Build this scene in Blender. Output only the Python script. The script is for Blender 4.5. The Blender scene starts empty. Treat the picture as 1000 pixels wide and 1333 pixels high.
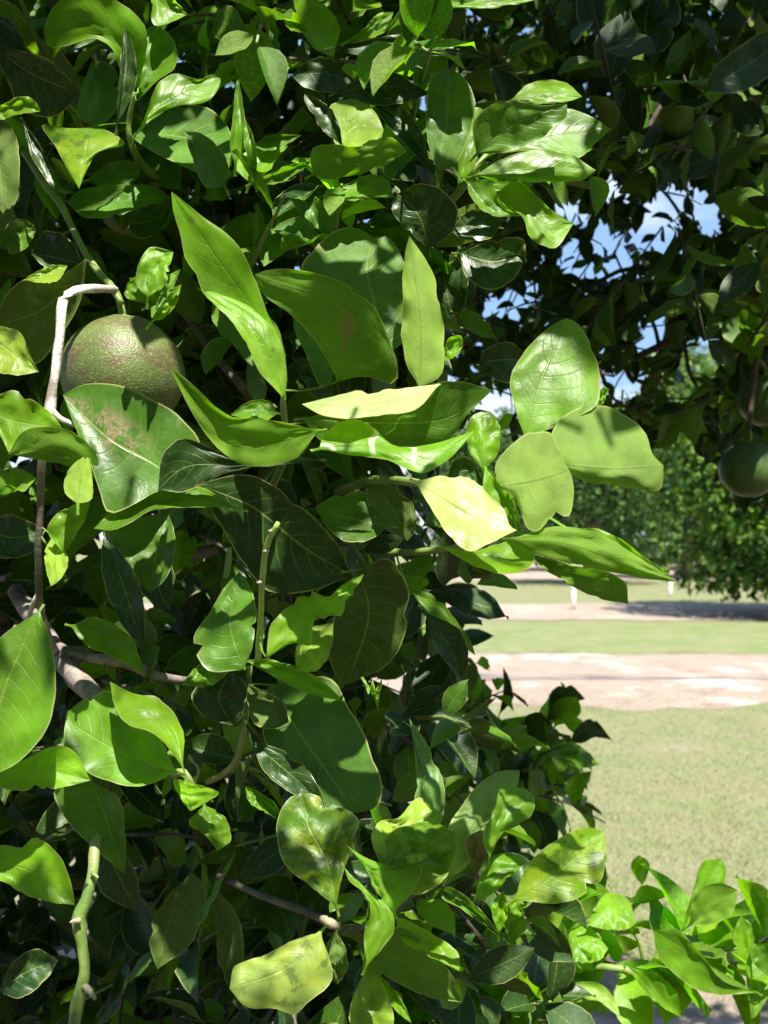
import bpy, math, random
import numpy as np
from mathutils import Vector, Matrix, noise

random.seed(11)
rng = np.random.default_rng(11)
SC = bpy.context.scene
COL = SC.collection

# ------------------------------------------------------------------ camera
PITCH = math.radians(1.36)
CAMZ = 1.5
F = 1406.0                      # focal length in pixels of the 1000 x 1333 photograph
cd = bpy.data.cameras.new('camera')
cam = bpy.data.objects.new('camera', cd)
COL.objects.link(cam)
cam.location = (0, 0, CAMZ)
cam.rotation_euler = (math.radians(90) + PITCH, 0, 0)
cd.sensor_fit = 'VERTICAL'
cd.sensor_height = 36
cd.lens = F / 1333 * 36
cd.clip_start = 0.02
cd.clip_end = 1500
cd.dof.use_dof = True
cd.dof.focus_distance = 0.76
cd.dof.aperture_fstop = 13.5
SC.camera = cam

# ------------------------------------------------------------------ light
SUN_EL, SUN_AZ = 60.0, 16.0     # azimuth: degrees right of straight behind the camera
to_sun = Vector((math.sin(math.radians(SUN_AZ)) * math.cos(math.radians(SUN_EL)),
                 -math.cos(math.radians(SUN_AZ)) * math.cos(math.radians(SUN_EL)),
                 math.sin(math.radians(SUN_EL))))
w = bpy.data.worlds.new('World')
SC.world = w
w.use_nodes = True
nt = w.node_tree
nt.nodes.clear()
out = nt.nodes.new('ShaderNodeOutputWorld')
bg = nt.nodes.new('ShaderNodeBackground')
sky = nt.nodes.new('ShaderNodeTexSky')
sky.sky_type = 'NISHITA'
sky.sun_disc = False
sky.sun_elevation = math.radians(SUN_EL)
sky.sun_rotation = math.atan2(to_sun.x, to_sun.y)
sky.air_density = 1.0
sky.dust_density = 1.0
sky.ozone_density = 1.0
bg.inputs['Strength'].default_value = 0.05
# broken fair-weather clouds, the same all round the sky
tc = nt.nodes.new('ShaderNodeTexCoord')
mp = nt.nodes.new('ShaderNodeMapping')
mp.inputs['Scale'].default_value = (1, 1, 2.2)
mp.inputs['Location'].default_value = (3.2, 1.4, 0.3)
cn = nt.nodes.new('ShaderNodeTexNoise')
cn.inputs['Scale'].default_value = 2.6
cn.inputs['Detail'].default_value = 7
cn.inputs['Roughness'].default_value = 0.58
cr = nt.nodes.new('ShaderNodeMapRange')
cr.inputs['From Min'].default_value = 0.57
cr.inputs['From Max'].default_value = 0.74
sx = nt.nodes.new('ShaderNodeSeparateXYZ')
lo = nt.nodes.new('ShaderNodeMapRange')          # more cloud low over the horizon
lo.inputs['From Min'].default_value = 0.0
lo.inputs['From Max'].default_value = 0.20
lo.inputs['To Min'].default_value = 0.30
lo.inputs['To Max'].default_value = 0.0
ad = nt.nodes.new('ShaderNodeMath')
ad.operation = 'ADD'
mx = nt.nodes.new('ShaderNodeMix')
mx.data_type = 'RGBA'
mx.inputs[7].default_value = (11, 11.6, 12.4, 1)
L = nt.links.new
L(tc.outputs['Generated'], mp.inputs[0]); L(mp.outputs[0], cn.inputs['Vector'])
L(tc.outputs['Generated'], sx.inputs[0]); L(sx.outputs['Z'], lo.inputs['Value'])
L(cn.outputs['Fac'], ad.inputs[0]); L(lo.outputs[0], ad.inputs[1])
cr.inputs['To Min'].default_value = 0.05
L(ad.outputs[0], cr.inputs['Value']); L(cr.outputs[0], mx.inputs[0])
mb = nt.nodes.new('ShaderNodeMix')
mb.data_type = 'RGBA'
mb.inputs[0].default_value = 0.6
mb.inputs[7].default_value = (3.1, 5.9, 10.8, 1)
L(sky.outputs[0], mb.inputs[6]); L(mb.outputs[2], mx.inputs[6]); L(mx.outputs[2], bg.inputs[0]); L(bg.outputs[0], out.inputs[0])

sd = bpy.data.lights.new('sun', 'SUN')
sd.energy = 5.0
sd.angle = math.radians(0.5)
sd.color = (1.0, 0.95, 0.86)
so = bpy.data.objects.new('sun', sd)
COL.objects.link(so)
so.rotation_euler = to_sun.to_track_quat('Z', 'Y').to_euler()

SC.view_settings.view_transform = 'Standard'
SC.view_settings.look = 'None'
SC.view_settings.gamma = 1
SC.view_settings.use_curve_mapping = False
SC.view_settings.exposure = 1.32
SC.render.engine = 'CYCLES'
SC.cycles.max_bounces = 10
SC.cycles.diffuse_bounces = 5
SC.cycles.transmission_bounces = 6
SC.cycles.glossy_bounces = 3
SC.cycles.caustics_reflective = False
SC.cycles.sample_clamp_indirect = 4.0

# ------------------------------------------------------------------ helpers
CP, SP = math.cos(PITCH), math.sin(PITCH)


def P(x, y, d):
    """world point seen at photo pixel x, y at depth d metres"""
    a = (x - 500.0) / F * d
    b = (666.5 - y) / F * d
    return Vector((a, d * CP - b * SP, CAMZ + d * SP + b * CP))


def proj(v):
    x, y, z = v[0], v[1], v[2] - CAMZ
    d = y * CP + z * SP
    if d < 0.02:
        return None
    b = -y * SP + z * CP
    return 500 + F * x / d, 666.5 - F * b / d, d


WLOC = {}


def link(name, me, mat, parent=None, loc=(0, 0, 0)):
    o = bpy.data.objects.new(name, me)
    COL.objects.link(o)
    if mat is not None and me is not None and not me.materials:
        me.materials.append(mat)
    loc = Vector(loc)
    WLOC[o.name] = loc
    if parent is not None:
        o.parent = parent
        o.location = loc - WLOC[parent.name]
    else:
        o.location = loc
    return o


def thing(name, label, cat, loc, group=None):
    o = link(name, None, None, None, loc)
    o['label'] = label
    o['category'] = cat
    if group:
        o['group'] = group
    return o


def mesh(name, verts, faces, smooth=True, uv=None):
    me = bpy.data.meshes.new(name)
    me.from_pydata([tuple(v) for v in verts], [], [tuple(f) for f in faces])
    if smooth:
        me.polygons.foreach_set('use_smooth', [True] * len(me.polygons))
    if uv is not None:
        lay = me.uv_layers.new(name='UVMap')
        idx = np.empty(len(me.loops), dtype=np.int32)
        me.loops.foreach_get('vertex_index', idx)
        lay.data.foreach_set('uv', np.asarray(uv, dtype=np.float32)[idx].ravel())
    me.update()
    return me


def catmull(pts, n):
    """n points evenly spaced along a centripetal spline through pts (rows of k numbers)"""
    p = np.asarray(pts, dtype=float)
    if len(p) == 2:
        t = np.linspace(0, 1, n)[:, None]
        return p[0] * (1 - t) + p[1] * t
    ext = np.vstack([2 * p[0] - p[1], p, 2 * p[-1] - p[-2]])
    dense = []
    for i in range(1, len(ext) - 2):
        p0, p1, p2, p3 = ext[i - 1:i + 3]
        t0 = 0.0
        t1 = t0 + max(np.linalg.norm((p1 - p0)[:2]), 1e-6) ** 0.5
        t2 = t1 + max(np.linalg.norm((p2 - p1)[:2]), 1e-6) ** 0.5
        t3 = t2 + max(np.linalg.norm((p3 - p2)[:2]), 1e-6) ** 0.5
        for t in np.linspace(t1, t2, 12, endpoint=(i == len(ext) - 3)):
            a1 = (t1 - t) / (t1 - t0) * p0 + (t - t0) / (t1 - t0) * p1
            a2 = (t2 - t) / (t2 - t1) * p1 + (t - t1) / (t2 - t1) * p2
            a3 = (t3 - t) / (t3 - t2) * p2 + (t - t2) / (t3 - t2) * p3
            b1 = (t2 - t) / (t2 - t0) * a1 + (t - t0) / (t2 - t0) * a2
            b2 = (t3 - t) / (t3 - t1) * a2 + (t - t1) / (t3 - t1) * a3
            dense.append((t2 - t) / (t2 - t1) * b1 + (t - t1) / (t2 - t1) * b2)
    q = np.array(dense)
    s = np.concatenate([[0], np.cumsum(np.linalg.norm(np.diff(q, axis=0)[:, :2], axis=1))])
    tt = np.linspace(0, s[-1], n)
    return np.stack([np.interp(tt, s, q[:, k]) for k in range(q.shape[1])], axis=1)


def tube(pts, radii, sides=8, rough=0.0, seed=0.0, cap=True):
    """verts and faces of a tapered, slightly uneven tube"""
    vs, fs = [], []
    n = len(pts)
    ref = Vector((0.31, 0.52, 0.79))
    for i, p in enumerate(pts):
        t = (pts[min(i + 1, n - 1)] - pts[max(i - 1, 0)]).normalized()
        a = t.cross(ref).normalized()
        b = t.cross(a)
        for k in range(sides):
            an = 2 * math.pi * k / sides
            r = radii[i]
            if rough:
                r *= 1 + rough * noise.noise(Vector((p.x * 60 + math.cos(an), p.y * 60 + math.sin(an), p.z * 60 + seed)))
            vs.append(p + (a * math.cos(an) + b * math.sin(an)) * r)
    for i in range(n - 1):
        for k in range(sides):
            k2 = (k + 1) % sides
            fs.append((i * sides + k, i * sides + k2, (i + 1) * sides + k2, (i + 1) * sides + k))
    if cap:
        fs.append(tuple(range(sides - 1, -1, -1)))
        fs.append(tuple((n - 1) * sides + k for k in range(sides)))
    return vs, fs


def tube_obj(name, parent, mat, pts, radii, n=14, sides=8, rough=0.25):
    """pts: world points; radii: metres at those points"""
    arr = np.array([list(p) + [r] for p, r in zip(pts, radii)])
    # even spacing needs the first two columns to carry length: use x,z first
    arr = arr[:, [0, 2, 1, 3]]
    q = catmull(arr, n)
    pp = [Vector((r[0], r[2], r[1])) for r in q]
    base = pp[0].copy()
    vs, fs = tube(pp, [max(r[3], 2e-4) for r in q], sides, rough, random.random() * 9)
    return link(name, mesh(name, [v - base for v in vs], fs), mat, parent, base)


# ------------------------------------------------------------------ materials
def new_mat(name):
    m = bpy.data.materials.new(name)
    m.use_nodes = True
    m.node_tree.nodes.clear()
    return m, m.node_tree


def nd(t, kind, **kw):
    n = t.nodes.new(kind)
    for k, v in kw.items():
        setattr(n, k, v)
    return n


def math_n(t, op, a, b=None, clamp=False):
    n = t.nodes.new('ShaderNodeMath')
    n.operation = op
    n.use_clamp = clamp
    for i, v in enumerate((a, b)):
        if v is None:
            continue
        if isinstance(v, (int, float)):
            n.inputs[i].default_value = v
        else:
            t.links.new(v, n.inputs[i])
    return n.outputs[0]


def mix_c(t, fac, a, b, mode='MIX'):
    n = t.nodes.new('ShaderNodeMix')
    n.data_type = 'RGBA'
    n.blend_type = mode
    n.clamp_factor = True
    for sock, v in ((n.inputs[0], fac), (n.inputs[6], a), (n.inputs[7], b)):
        if isinstance(v, (int, float)):
            sock.default_value = v
        elif isinstance(v, tuple):
            sock.default_value = v if len(v) == 4 else (*v, 1)
        else:
            t.links.new(v, sock)
    return n.outputs[2]


def step(t, v, a, b, lo=0.0, hi=1.0):
    n = t.nodes.new('ShaderNodeMapRange')
    n.interpolation_type = 'SMOOTHSTEP'
    n.inputs['From Min'].default_value = a
    n.inputs['From Max'].default_value = b
    n.inputs['To Min'].default_value = lo
    n.inputs['To Max'].default_value = hi
    t.links.new(v, n.inputs['Value'])
    return n.outputs[0]


def noise_n(t, vec, scale, detail=3, rough=0.5):
    n = t.nodes.new('ShaderNodeTexNoise')
    n.inputs['Scale'].default_value = scale
    n.inputs['Detail'].default_value = detail
    n.inputs['Roughness'].default_value = rough
    if vec is not None:
        t.links.new(vec, n.inputs['Vector'])
    return n


def leaf_material(name, source='object', mottle=0.0, scar=0.0, spot=(0.10, 0.70, 0.52, 0.10), brown=0.0, rough=0.35, miner=0.0):
    """two-sided citrus leaf: glossy upper face, paler matt lower face, light passing through.
    UV: u -1..1 across (rim to rim), v 0..1 from base to tip"""
    m, t = new_mat(name)
    ln = t.links.new
    o = nd(t, 'ShaderNodeOutputMaterial')
    uv = nd(t, 'ShaderNodeUVMap')
    sp = nd(t, 'ShaderNodeSeparateXYZ')
    ln(uv.outputs[0], sp.inputs[0])
    u, v = sp.outputs[0], sp.outputs[1]
    au = math_n(t, 'ABSOLUTE', u)
    geo = nd(t, 'ShaderNodeNewGeometry')
    co = nd(t, 'ShaderNodeTexCoord')
    if source == 'object':
        oi = nd(t, 'ShaderNodeObjectInfo')
        col, alpha, rnd = oi.outputs['Color'], oi.outputs['Alpha'], oi.outputs['Random']
    else:
        at = nd(t, 'ShaderNodeAttribute', attribute_name='tint')
        col, alpha, rnd = at.outputs['Color'], at.outputs['Alpha'], geo.outputs['Random Per Island']
    # per-leaf offset of the noise
    off = nd(t, 'ShaderNodeVectorMath', operation='ADD')
    cmb = nd(t, 'ShaderNodeCombineXYZ')
    ln(math_n(t, 'MULTIPLY', rnd, 37.0), cmb.inputs[0])
    ln(math_n(t, 'MULTIPLY', rnd, 11.0), cmb.inputs[2])
    ln(co.outputs['Object'], off.inputs[0])
    ln(cmb.outputs[0], off.inputs[1])
    vec = off.outputs[0]
    n1 = noise_n(t, vec, 45, 4, 0.6)
    n2 = noise_n(t, vec, 380, 4, 0.65)
    n3 = noise_n(t, vec, 16, 2, 0.5)
    # veins
    wob = math_n(t, 'MULTIPLY', math_n(t, 'SUBTRACT', n3.outputs['Fac'], 0.5), 0.10)
    ph = math_n(t, 'SUBTRACT', math_n(t, 'MULTIPLY', math_n(t, 'ADD', v, wob), 9.0), math_n(t, 'MULTIPLY', math_n(t, 'POWER', au, 1.3), 2.1))
    fr = math_n(t, 'FRACT', ph)
    tri = math_n(t, 'ABSOLUTE', math_n(t, 'SUBTRACT', fr, 0.5))
    lat = step(t, tri, 0.09, 0.0)
    lat = math_n(t, 'MULTIPLY', lat, step(t, au, 0.95, 0.35))
    midr = step(t, au, 0.042, 0.012)
    rim = step(t, au, 0.958, 0.982)
    # colours
    var = math_n(t, 'MULTIPLY', step(t, n1.outputs['Fac'], 0.3, 0.7, 0.8, 1.2), step(t, n3.outputs['Fac'], 0.3, 0.7, 0.78, 1.22))
    hv = nd(t, 'ShaderNodeHueSaturation')
    ln(col, hv.inputs['Color'])
    ln(var, hv.inputs['Value'])
    top = hv.outputs[0]
    if mottle:
        nm = noise_n(t, vec, 48, 5, 0.7)
        patch = step(t, nm.outputs['Fac'], 0.42, 0.62)
        patch = math_n(t, 'MULTIPLY', patch, step(t, lat, 0.8, 0.0, 0.45, 1.0))
        top = mix_c(t, math_n(t, 'MULTIPLY', patch, mottle), top, (0.36, 0.42, 0.03))
        nd2 = noise_n(t, vec, 75, 3, 0.6)
        top = mix_c(t, math_n(t, 'MULTIPLY', step(t, nd2.outputs['Fac'], 0.52, 0.66), mottle * 1.2), top, (0.035, 0.085, 0.015))
    top = mix_c(t, math_n(t, 'MULTIPLY', lat, 0.20), top, (0.26, 0.36, 0.07))
    # small scabs and specks
    sk = noise_n(t, vec, 420, 2, 0.5)
    top = mix_c(t, math_n(t, 'MULTIPLY', step(t, sk.outputs['Fac'], 0.70, 0.76), 0.5), top, (0.16, 0.13, 0.05))
    bl = noise_n(t, vec, 70, 4, 0.65)
    blm = math_n(t, 'MULTIPLY', step(t, bl.outputs['Fac'], 0.66, 0.72), step(t, rnd, 0.25, 0.9))
    top = mix_c(t, math_n(t, 'MULTIPLY', blm, 0.7), top, (0.15, 0.11, 0.045))
    edge = math_n(t, 'MULTIPLY', step(t, au, 0.80, 0.97), step(t, n1.outputs['Fac'], 0.55, 0.68))
    top = mix_c(t, math_n(t, 'MULTIPLY', edge, 0.55), top, (0.30, 0.26, 0.08))
    du = noise_n(t, vec, 150, 5, 0.75)
    top = mix_c(t, step(t, du.outputs['Fac'], 0.50, 0.72, 0.0, 0.16), top, (0.28, 0.29, 0.20))
    if scar:
        ns = noise_n(t, vec, 95, 5, 0.75)
        ds = nd(t, 'ShaderNodeVectorMath', operation='DISTANCE')
        ln(uv.outputs[0], ds.inputs[0])
        ds.inputs[1].default_value = (spot[0], spot[1], 0)
        area = step(t, ds.outputs['Value'], spot[2], spot[3])
        sm = math_n(t, 'MULTIPLY', area, step(t, ns.outputs['Fac'], 0.47, 0.56))
        top = mix_c(t, math_n(t, 'MULTIPLY', sm, scar), top, mix_c(t, n2.outputs['Fac'], (0.16, 0.085, 0.04), (0.40, 0.31, 0.20)))
    if miner:
        ns = noise_n(t, vec, 30, 1, 0.4)
        line = step(t, math_n(t, 'ABSOLUTE', math_n(t, 'SUBTRACT', ns.outputs['Fac'], 0.5)), 0.035, 0.012)
        line = math_n(t, 'MULTIPLY', line, step(t, u, 0.9, 0.5))
        top = mix_c(t, math_n(t, 'MULTIPLY', line, miner), top, (0.72, 0.74, 0.62))
    if brown:
        nb = noise_n(t, vec, 60, 5, 0.7)
        top = mix_c(t, brown, top, mix_c(t, nb.outputs['Fac'], (0.07, 0.045, 0.025), (0.33, 0.25, 0.15)))
    top = mix_c(t, math_n(t, 'MULTIPLY', midr, 0.36), top, (0.30, 0.40, 0.09))
    top = mix_c(t, math_n(t, 'MULTIPLY', rim, 0.62), top, (0.46, 0.45, 0.19))
    und = mix_c(t, 0.30, top, (0.25, 0.36, 0.08))
    und = mix_c(t, math_n(t, 'MULTIPLY', midr, 0.5), und, (0.12, 0.2, 0.05))
    side = geo.outputs['Backfacing']
    base = mix_c(t, side, top, und)
    # bump
    h = math_n(t, 'ADD', math_n(t, 'MULTIPLY', lat, -0.34), math_n(t, 'MULTIPLY', midr, -0.8))
    h = math_n(t, 'ADD', h, math_n(t, 'MULTIPLY', n2.outputs['Fac'], 0.55))
    h = math_n(t, 'ADD', h, math_n(t, 'MULTIPLY', n1.outputs['Fac'], 1.1))
    bp = nd(t, 'ShaderNodeBump')
    bp.inputs['Strength'].default_value = 0.55
    bp.inputs['Distance'].default_value = 0.0007
    ln(h, bp.inputs['Height'])
    pb = nd(t, 'ShaderNodeBsdfPrincipled')
    ln(base, pb.inputs['Base Color'])
    ln(bp.outputs[0], pb.inputs['Normal'])
    ro = math_n(t, 'ADD', step(t, n1.outputs['Fac'], 0.3, 0.75, rough - 0.04, rough + 0.14), math_n(t, 'MULTIPLY', side, 0.26))
    ln(ro, pb.inputs['Roughness'])
    ln(math_n(t, 'SUBTRACT', 0.38, math_n(t, 'MULTIPLY', side, 0.25)), pb.inputs['Specular IOR Level'])
    tr = nd(t, 'ShaderNodeBsdfTranslucent')
    tcol = mix_c(t, 1.0, top, (1.45, 1.72, 0.3), 'MULTIPLY')
    tcol = mix_c(t, math_n(t, 'MULTIPLY', lat, 0.25), tcol, (0.12, 0.2, 0.02))
    ln(tcol, tr.inputs['Color'])
    ms = nd(t, 'ShaderNodeMixShader')
    ln(math_n(t, 'MULTIPLY', alpha, 0.66, True), ms.inputs[0])
    ln(pb.outputs[0], ms.inputs[1])
    ln(tr.outputs[0], ms.inputs[2])
    ln(ms.outputs[0], o.inputs[0])
    return m


def simple_mat(name, c1, c2, scale, rough=0.8, bump=0.0, bscale=None, c3=None, detail=5, stretch=None):
    m, t = new_mat(name)
    ln = t.links.new
    o = nd(t, 'ShaderNodeOutputMaterial')
    co = nd(t, 'ShaderNodeTexCoord')
    vec = co.outputs['Object']
    if stretch:
        mp = nd(t, 'ShaderNodeMapping')
        mp.inputs['Scale'].default_value = stretch
        ln(vec, mp.inputs[0])
        vec = mp.outputs[0]
    n = noise_n(t, vec, scale, detail, 0.6)
    c = mix_c(t, step(t, n.outputs['Fac'], 0.35, 0.65), c1, c2)
    if c3:
        n3 = noise_n(t, vec, scale * 0.27, 4, 0.6)
        c = mix_c(t, step(t, n3.outputs['Fac'], 0.48, 0.66), c, c3)
    p = nd(t, 'ShaderNodeBsdfPrincipled')
    p.inputs['Roughness'].default_value = rough
    ln(c, p.inputs['Base Color'])
    if bump:
        nb = noise_n(t, vec, bscale or scale * 3, 4, 0.6)
        b = nd(t, 'ShaderNodeBump')
        b.inputs['Strength'].default_value = 0.8
        b.inputs['Distance'].default_value = bump
        ln(nb.outputs['Fac'], b.inputs['Height'])
        ln(b.outputs[0], p.inputs['Normal'])
    ln(p.outputs[0], o.inputs[0])
    return m


M_LEAF = leaf_material('citrus leaf')
M_MOTT = leaf_material('mottled leaf', mottle=0.55, rough=0.34)
M_SCAR = leaf_material('scarred leaf', scar=0.95)
M_SPOT = leaf_material('leaf with yellow patch', scar=0.8, spot=(-0.18, 0.34, 0.30, 0.16))
M_MINE = leaf_material('leaf with miner trail', miner=0.9)
M_BROWN = leaf_material('withered leaf', brown=0.93, rough=0.7)
M_STUFF = leaf_material('foliage leaf', source='attr')
M_BARK = simple_mat('grey bark', (0.16, 0.13, 0.11), (0.34, 0.29, 0.25), 60, 0.85, 0.0015, 170, (0.09, 0.07, 0.055))
M_PALE = simple_mat('sun-bleached twig', (0.52, 0.48, 0.43), (0.74, 0.70, 0.64), 90, 0.85, 0.0010, 300, (0.25, 0.2, 0.16))
M_DARKB = simple_mat('dark bark', (0.075, 0.055, 0.045), (0.15, 0.115, 0.095), 60, 0.9, 0.0015, 160)
M_GREENW = simple_mat('green twig', (0.10, 0.17, 0.03), (0.17, 0.25, 0.055), 60, 0.5, 0.0006, 400, (0.22, 0.24, 0.09))
M_YOUNG = simple_mat('young green shoot', (0.20, 0.32, 0.05), (0.30, 0.42, 0.09), 70, 0.45, 0.0006, 300)
M_NODE = simple_mat('corky node', (0.20, 0.18, 0.11), (0.31, 0.28, 0.19), 200, 0.8, 0.0006, 500)
# ------------------------------------------------------------------ ground
def strip(name, y0, y1, x0, x1, z, mat, amp=0.25, seed=0.0, slope=0.0, n=420):
    """flat sheet with uneven edges, kind structure"""
    vs, fs = [], []
    for i in range(n + 1):
        x = x0 + (x1 - x0) * i / n
        e0 = y0 + slope * x + amp * noise.fractal(Vector((x * 0.7, seed, 0)), .7, 2.2, 6)
        e1 = y1 + slope * x + amp * noise.fractal(Vector((x * 0.7, seed + 7, 0)), .7, 2.2, 6)
        for k in range(5):
            vs.append((x, e0 + (e1 - e0) * k / 4, z))
    for i in range(n):
        for k in range(4):
            a = i * 5 + k
            fs.append((a, a + 5, a + 6, a + 1))
    o = link(name, mesh(name, vs, fs), mat)
    o['kind'] = 'structure'
    return o


def ground_mat(name, layers, bump=0.01, bscale=40.0, rough=0.95):
    """layers: first colour, then (colour, noise scale, lo, hi) over it"""
    m, t = new_mat(name)
    ln = t.links.new
    o = nd(t, 'ShaderNodeOutputMaterial')
    co = nd(t, 'ShaderNodeTexCoord')
    vec = co.outputs['Object']
    c = layers[0]
    for k, (cc, s, a, b) in enumerate(layers[1:]):
        mp = nd(t, 'ShaderNodeMapping')
        mp.inputs['Location'].default_value = (k * 13.7, k * 5.1, 0)
        mp.inputs['Scale'].default_value = (1, 0.8, 1)
        ln(vec, mp.inputs[0])
        n = noise_n(t, mp.outputs[0], s, 6, 0.65)
        c = mix_c(t, step(t, n.outputs['Fac'], a, b), c, cc)
    p = nd(t, 'ShaderNodeBsdfPrincipled')
    p.inputs['Roughness'].default_value = rough
    p.inputs['Specular IOR Level'].default_value = 0.15
    ln(c, p.inputs['Base Color'])
    nb = noise_n(t, vec, bscale, 5, 0.7)
    b = nd(t, 'ShaderNodeBump')
    b.inputs['Strength'].default_value = 0.7
    b.inputs['Distance'].default_value = bump
    ln(nb.outputs['Fac'], b.inputs['Height'])
    ln(b.outputs[0], p.inputs['Normal'])
    ln(p.outputs[0], o.inputs[0])
    return m


M_GRASS = ground_mat('dry mown grass', [(0.184, 0.183, 0.091), ((0.146, 0.172, 0.069), 2.2, 0.40, 0.66),
                                       ((0.205, 0.194, 0.121), 5.0, 0.48, 0.74), ((0.150, 0.162, 0.073), 22, 0.50, 0.75),
                                       ((0.259, 0.211, 0.167), 0.8, 0.56, 0.76)], 0.008, 45)
M_VERGE = ground_mat('green verge grass', [(0.184, 0.197, 0.091), ((0.144, 0.183, 0.065), 1.5, 0.42, 0.62),
                                          ((0.259, 0.239, 0.144), 4.0, 0.55, 0.70)], 0.02, 30)
M_SAND = ground_mat('pale sand track', [(0.279, 0.223, 0.177), ((0.444, 0.392, 0.348), 0.8, 0.50, 0.64),
                                       ((0.230, 0.160, 0.124), 2.6, 0.50, 0.68), ((0.261, 0.232, 0.124), 1.1, 0.62, 0.76)], 0.015, 25)
M_SOIL = ground_mat('pinkish bare soil', [(0.279, 0.223, 0.177), ((0.340, 0.272, 0.215), 0.8, 0.45, 0.62),
                                         ((0.238, 0.176, 0.141), 2.0, 0.54, 0.7), ((0.206, 0.208, 0.099), 0.5, 0.60, 0.75)], 0.015, 30)
M_DIRT = ground_mat('leaf-strewn soil', [(0.285, 0.216, 0.178), ((0.206, 0.152, 0.116), 6, 0.45, 0.6),
                                        ((0.340, 0.272, 0.232), 2.0, 0.5, 0.66), ((0.175, 0.184, 0.075), 4.0, 0.60, 0.7)], 0.02, 40)
M_UNSEEN = ground_mat('dark unseen ground', [(0.10, 0.075, 0.05), ((0.16, 0.12, 0.08), 9, 0.45, 0.6), ((0.08, 0.10, 0.035), 3.0, 0.55, 0.7)], 0.02, 60)
M_RUT = ground_mat('dark wheel rut', [(0.15, 0.13, 0.12), ((0.26, 0.21, 0.18), 1.5, 0.4, 0.6)], 0.01, 30)

vs = [(x, y, 0) for y in (-400, 0, 20, 60, 1000) for x in (-900, -60, 0, 60, 900)]
fs = [(r * 5 + c, r * 5 + c + 1, r * 5 + c + 6, r * 5 + c + 5) for r in range(4) for c in range(4)]
g = link('ground', mesh('ground', vs, fs), M_GRASS)
g['kind'] = 'structure'
strip('soil_strip', 2.6, 4.15, -7, 7, 0.008, M_DIRT, 0.5, 1.3)
strip('dark_unseen_ground', -2.5, 3.0, -9, 9, 0.004, M_UNSEEN, 0.4, 3.3)  # dark out-of-frame ground, added to cut light bouncing up into the foliage
strip('dirt_road', 9.75, 14.1, -40, 55, 0.004, M_SAND, 0.5, 4.1, -0.05)
strip('wheel_rut', 11.55, 11.8, -40, 55, 0.012, M_RUT, 0.3, 8.1, -0.05)  # darker streak along the road
strip('grass_verge', 14.1, 19.3, -40, 55, 0.008, M_VERGE, 0.35, 6.1, -0.05)
strip('orchard_soil', 19.6, 24.5, -60, 80, 0.012, M_SOIL, 0.5, 9.1)
strip('far_soil', 38.0, 60.0, -120, 160, 0.006, M_SOIL, 1.2, 12.1)

# tufts of short grass on the near lawn: nobody could count the blades
nb = 110000
yy = 3.4 + 7.2 * rng.random(nb) ** 1.5
xx = (rng.random(nb) - 0.18) * (yy * 0.62)
cl = np.array([noise.noise(Vector((a * 2.3, b * 2.3, 3.1))) + 0.8 * noise.noise(Vector((a * 9, b * 9, 0.4))) for a, b in zip(xx, yy)])
keep = cl > -0.9
xx, yy, cl = xx[keep], yy[keep], cl[keep]
nb = len(xx)
an = rng.random(nb) * 6.283
hh = 0.007 + 0.015 * rng.random(nb) * (1 + 0.8 * np.clip(cl, 0, 1))
wd = 0.0014 + 0.0016 * rng.random(nb)
lean = (rng.random((nb, 2)) - 0.5) * 0.05
V = np.zeros((nb, 3, 3))
V[:, 0] = np.stack([xx - np.cos(an) * wd, yy - np.sin(an) * wd, np.zeros(nb)], 1)
V[:, 1] = np.stack([xx + np.cos(an) * wd, yy + np.sin(an) * wd, np.zeros(nb)], 1)
V[:, 2] = np.stack([xx + lean[:, 0], yy + lean[:, 1], hh], 1)
me = bpy.data.meshes.new('grass_blades')
me.vertices.add(nb * 3); me.loops.add(nb * 3); me.polygons.add(nb)
me.vertices.foreach_set('co', V.ravel())
me.loops.foreach_set('vertex_index', np.arange(nb * 3, dtype=np.int32))
me.polygons.foreach_set('loop_start', np.arange(0, nb * 3, 3, dtype=np.int32))
me.update(); me.validate()
mg, t = new_mat('grass blade')
o_ = nd(t, 'ShaderNodeOutputMaterial'); ge = nd(t, 'ShaderNodeNewGeometry'); p_ = nd(t, 'ShaderNodeBsdfPrincipled')
t.links.new(mix_c(t, ge.outputs['Random Per Island'], (0.17, 0.205, 0.075), (0.26, 0.24, 0.13)), p_.inputs['Base Color'])
p_.inputs['Roughness'].default_value = 0.7
t.links.new(p_.outputs[0], o_.inputs[0])
gr = link('grass', me, mg)
gr['kind'] = 'stuff'

# ------------------------------------------------------------------ far trees
M_FARLEAF = None


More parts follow.
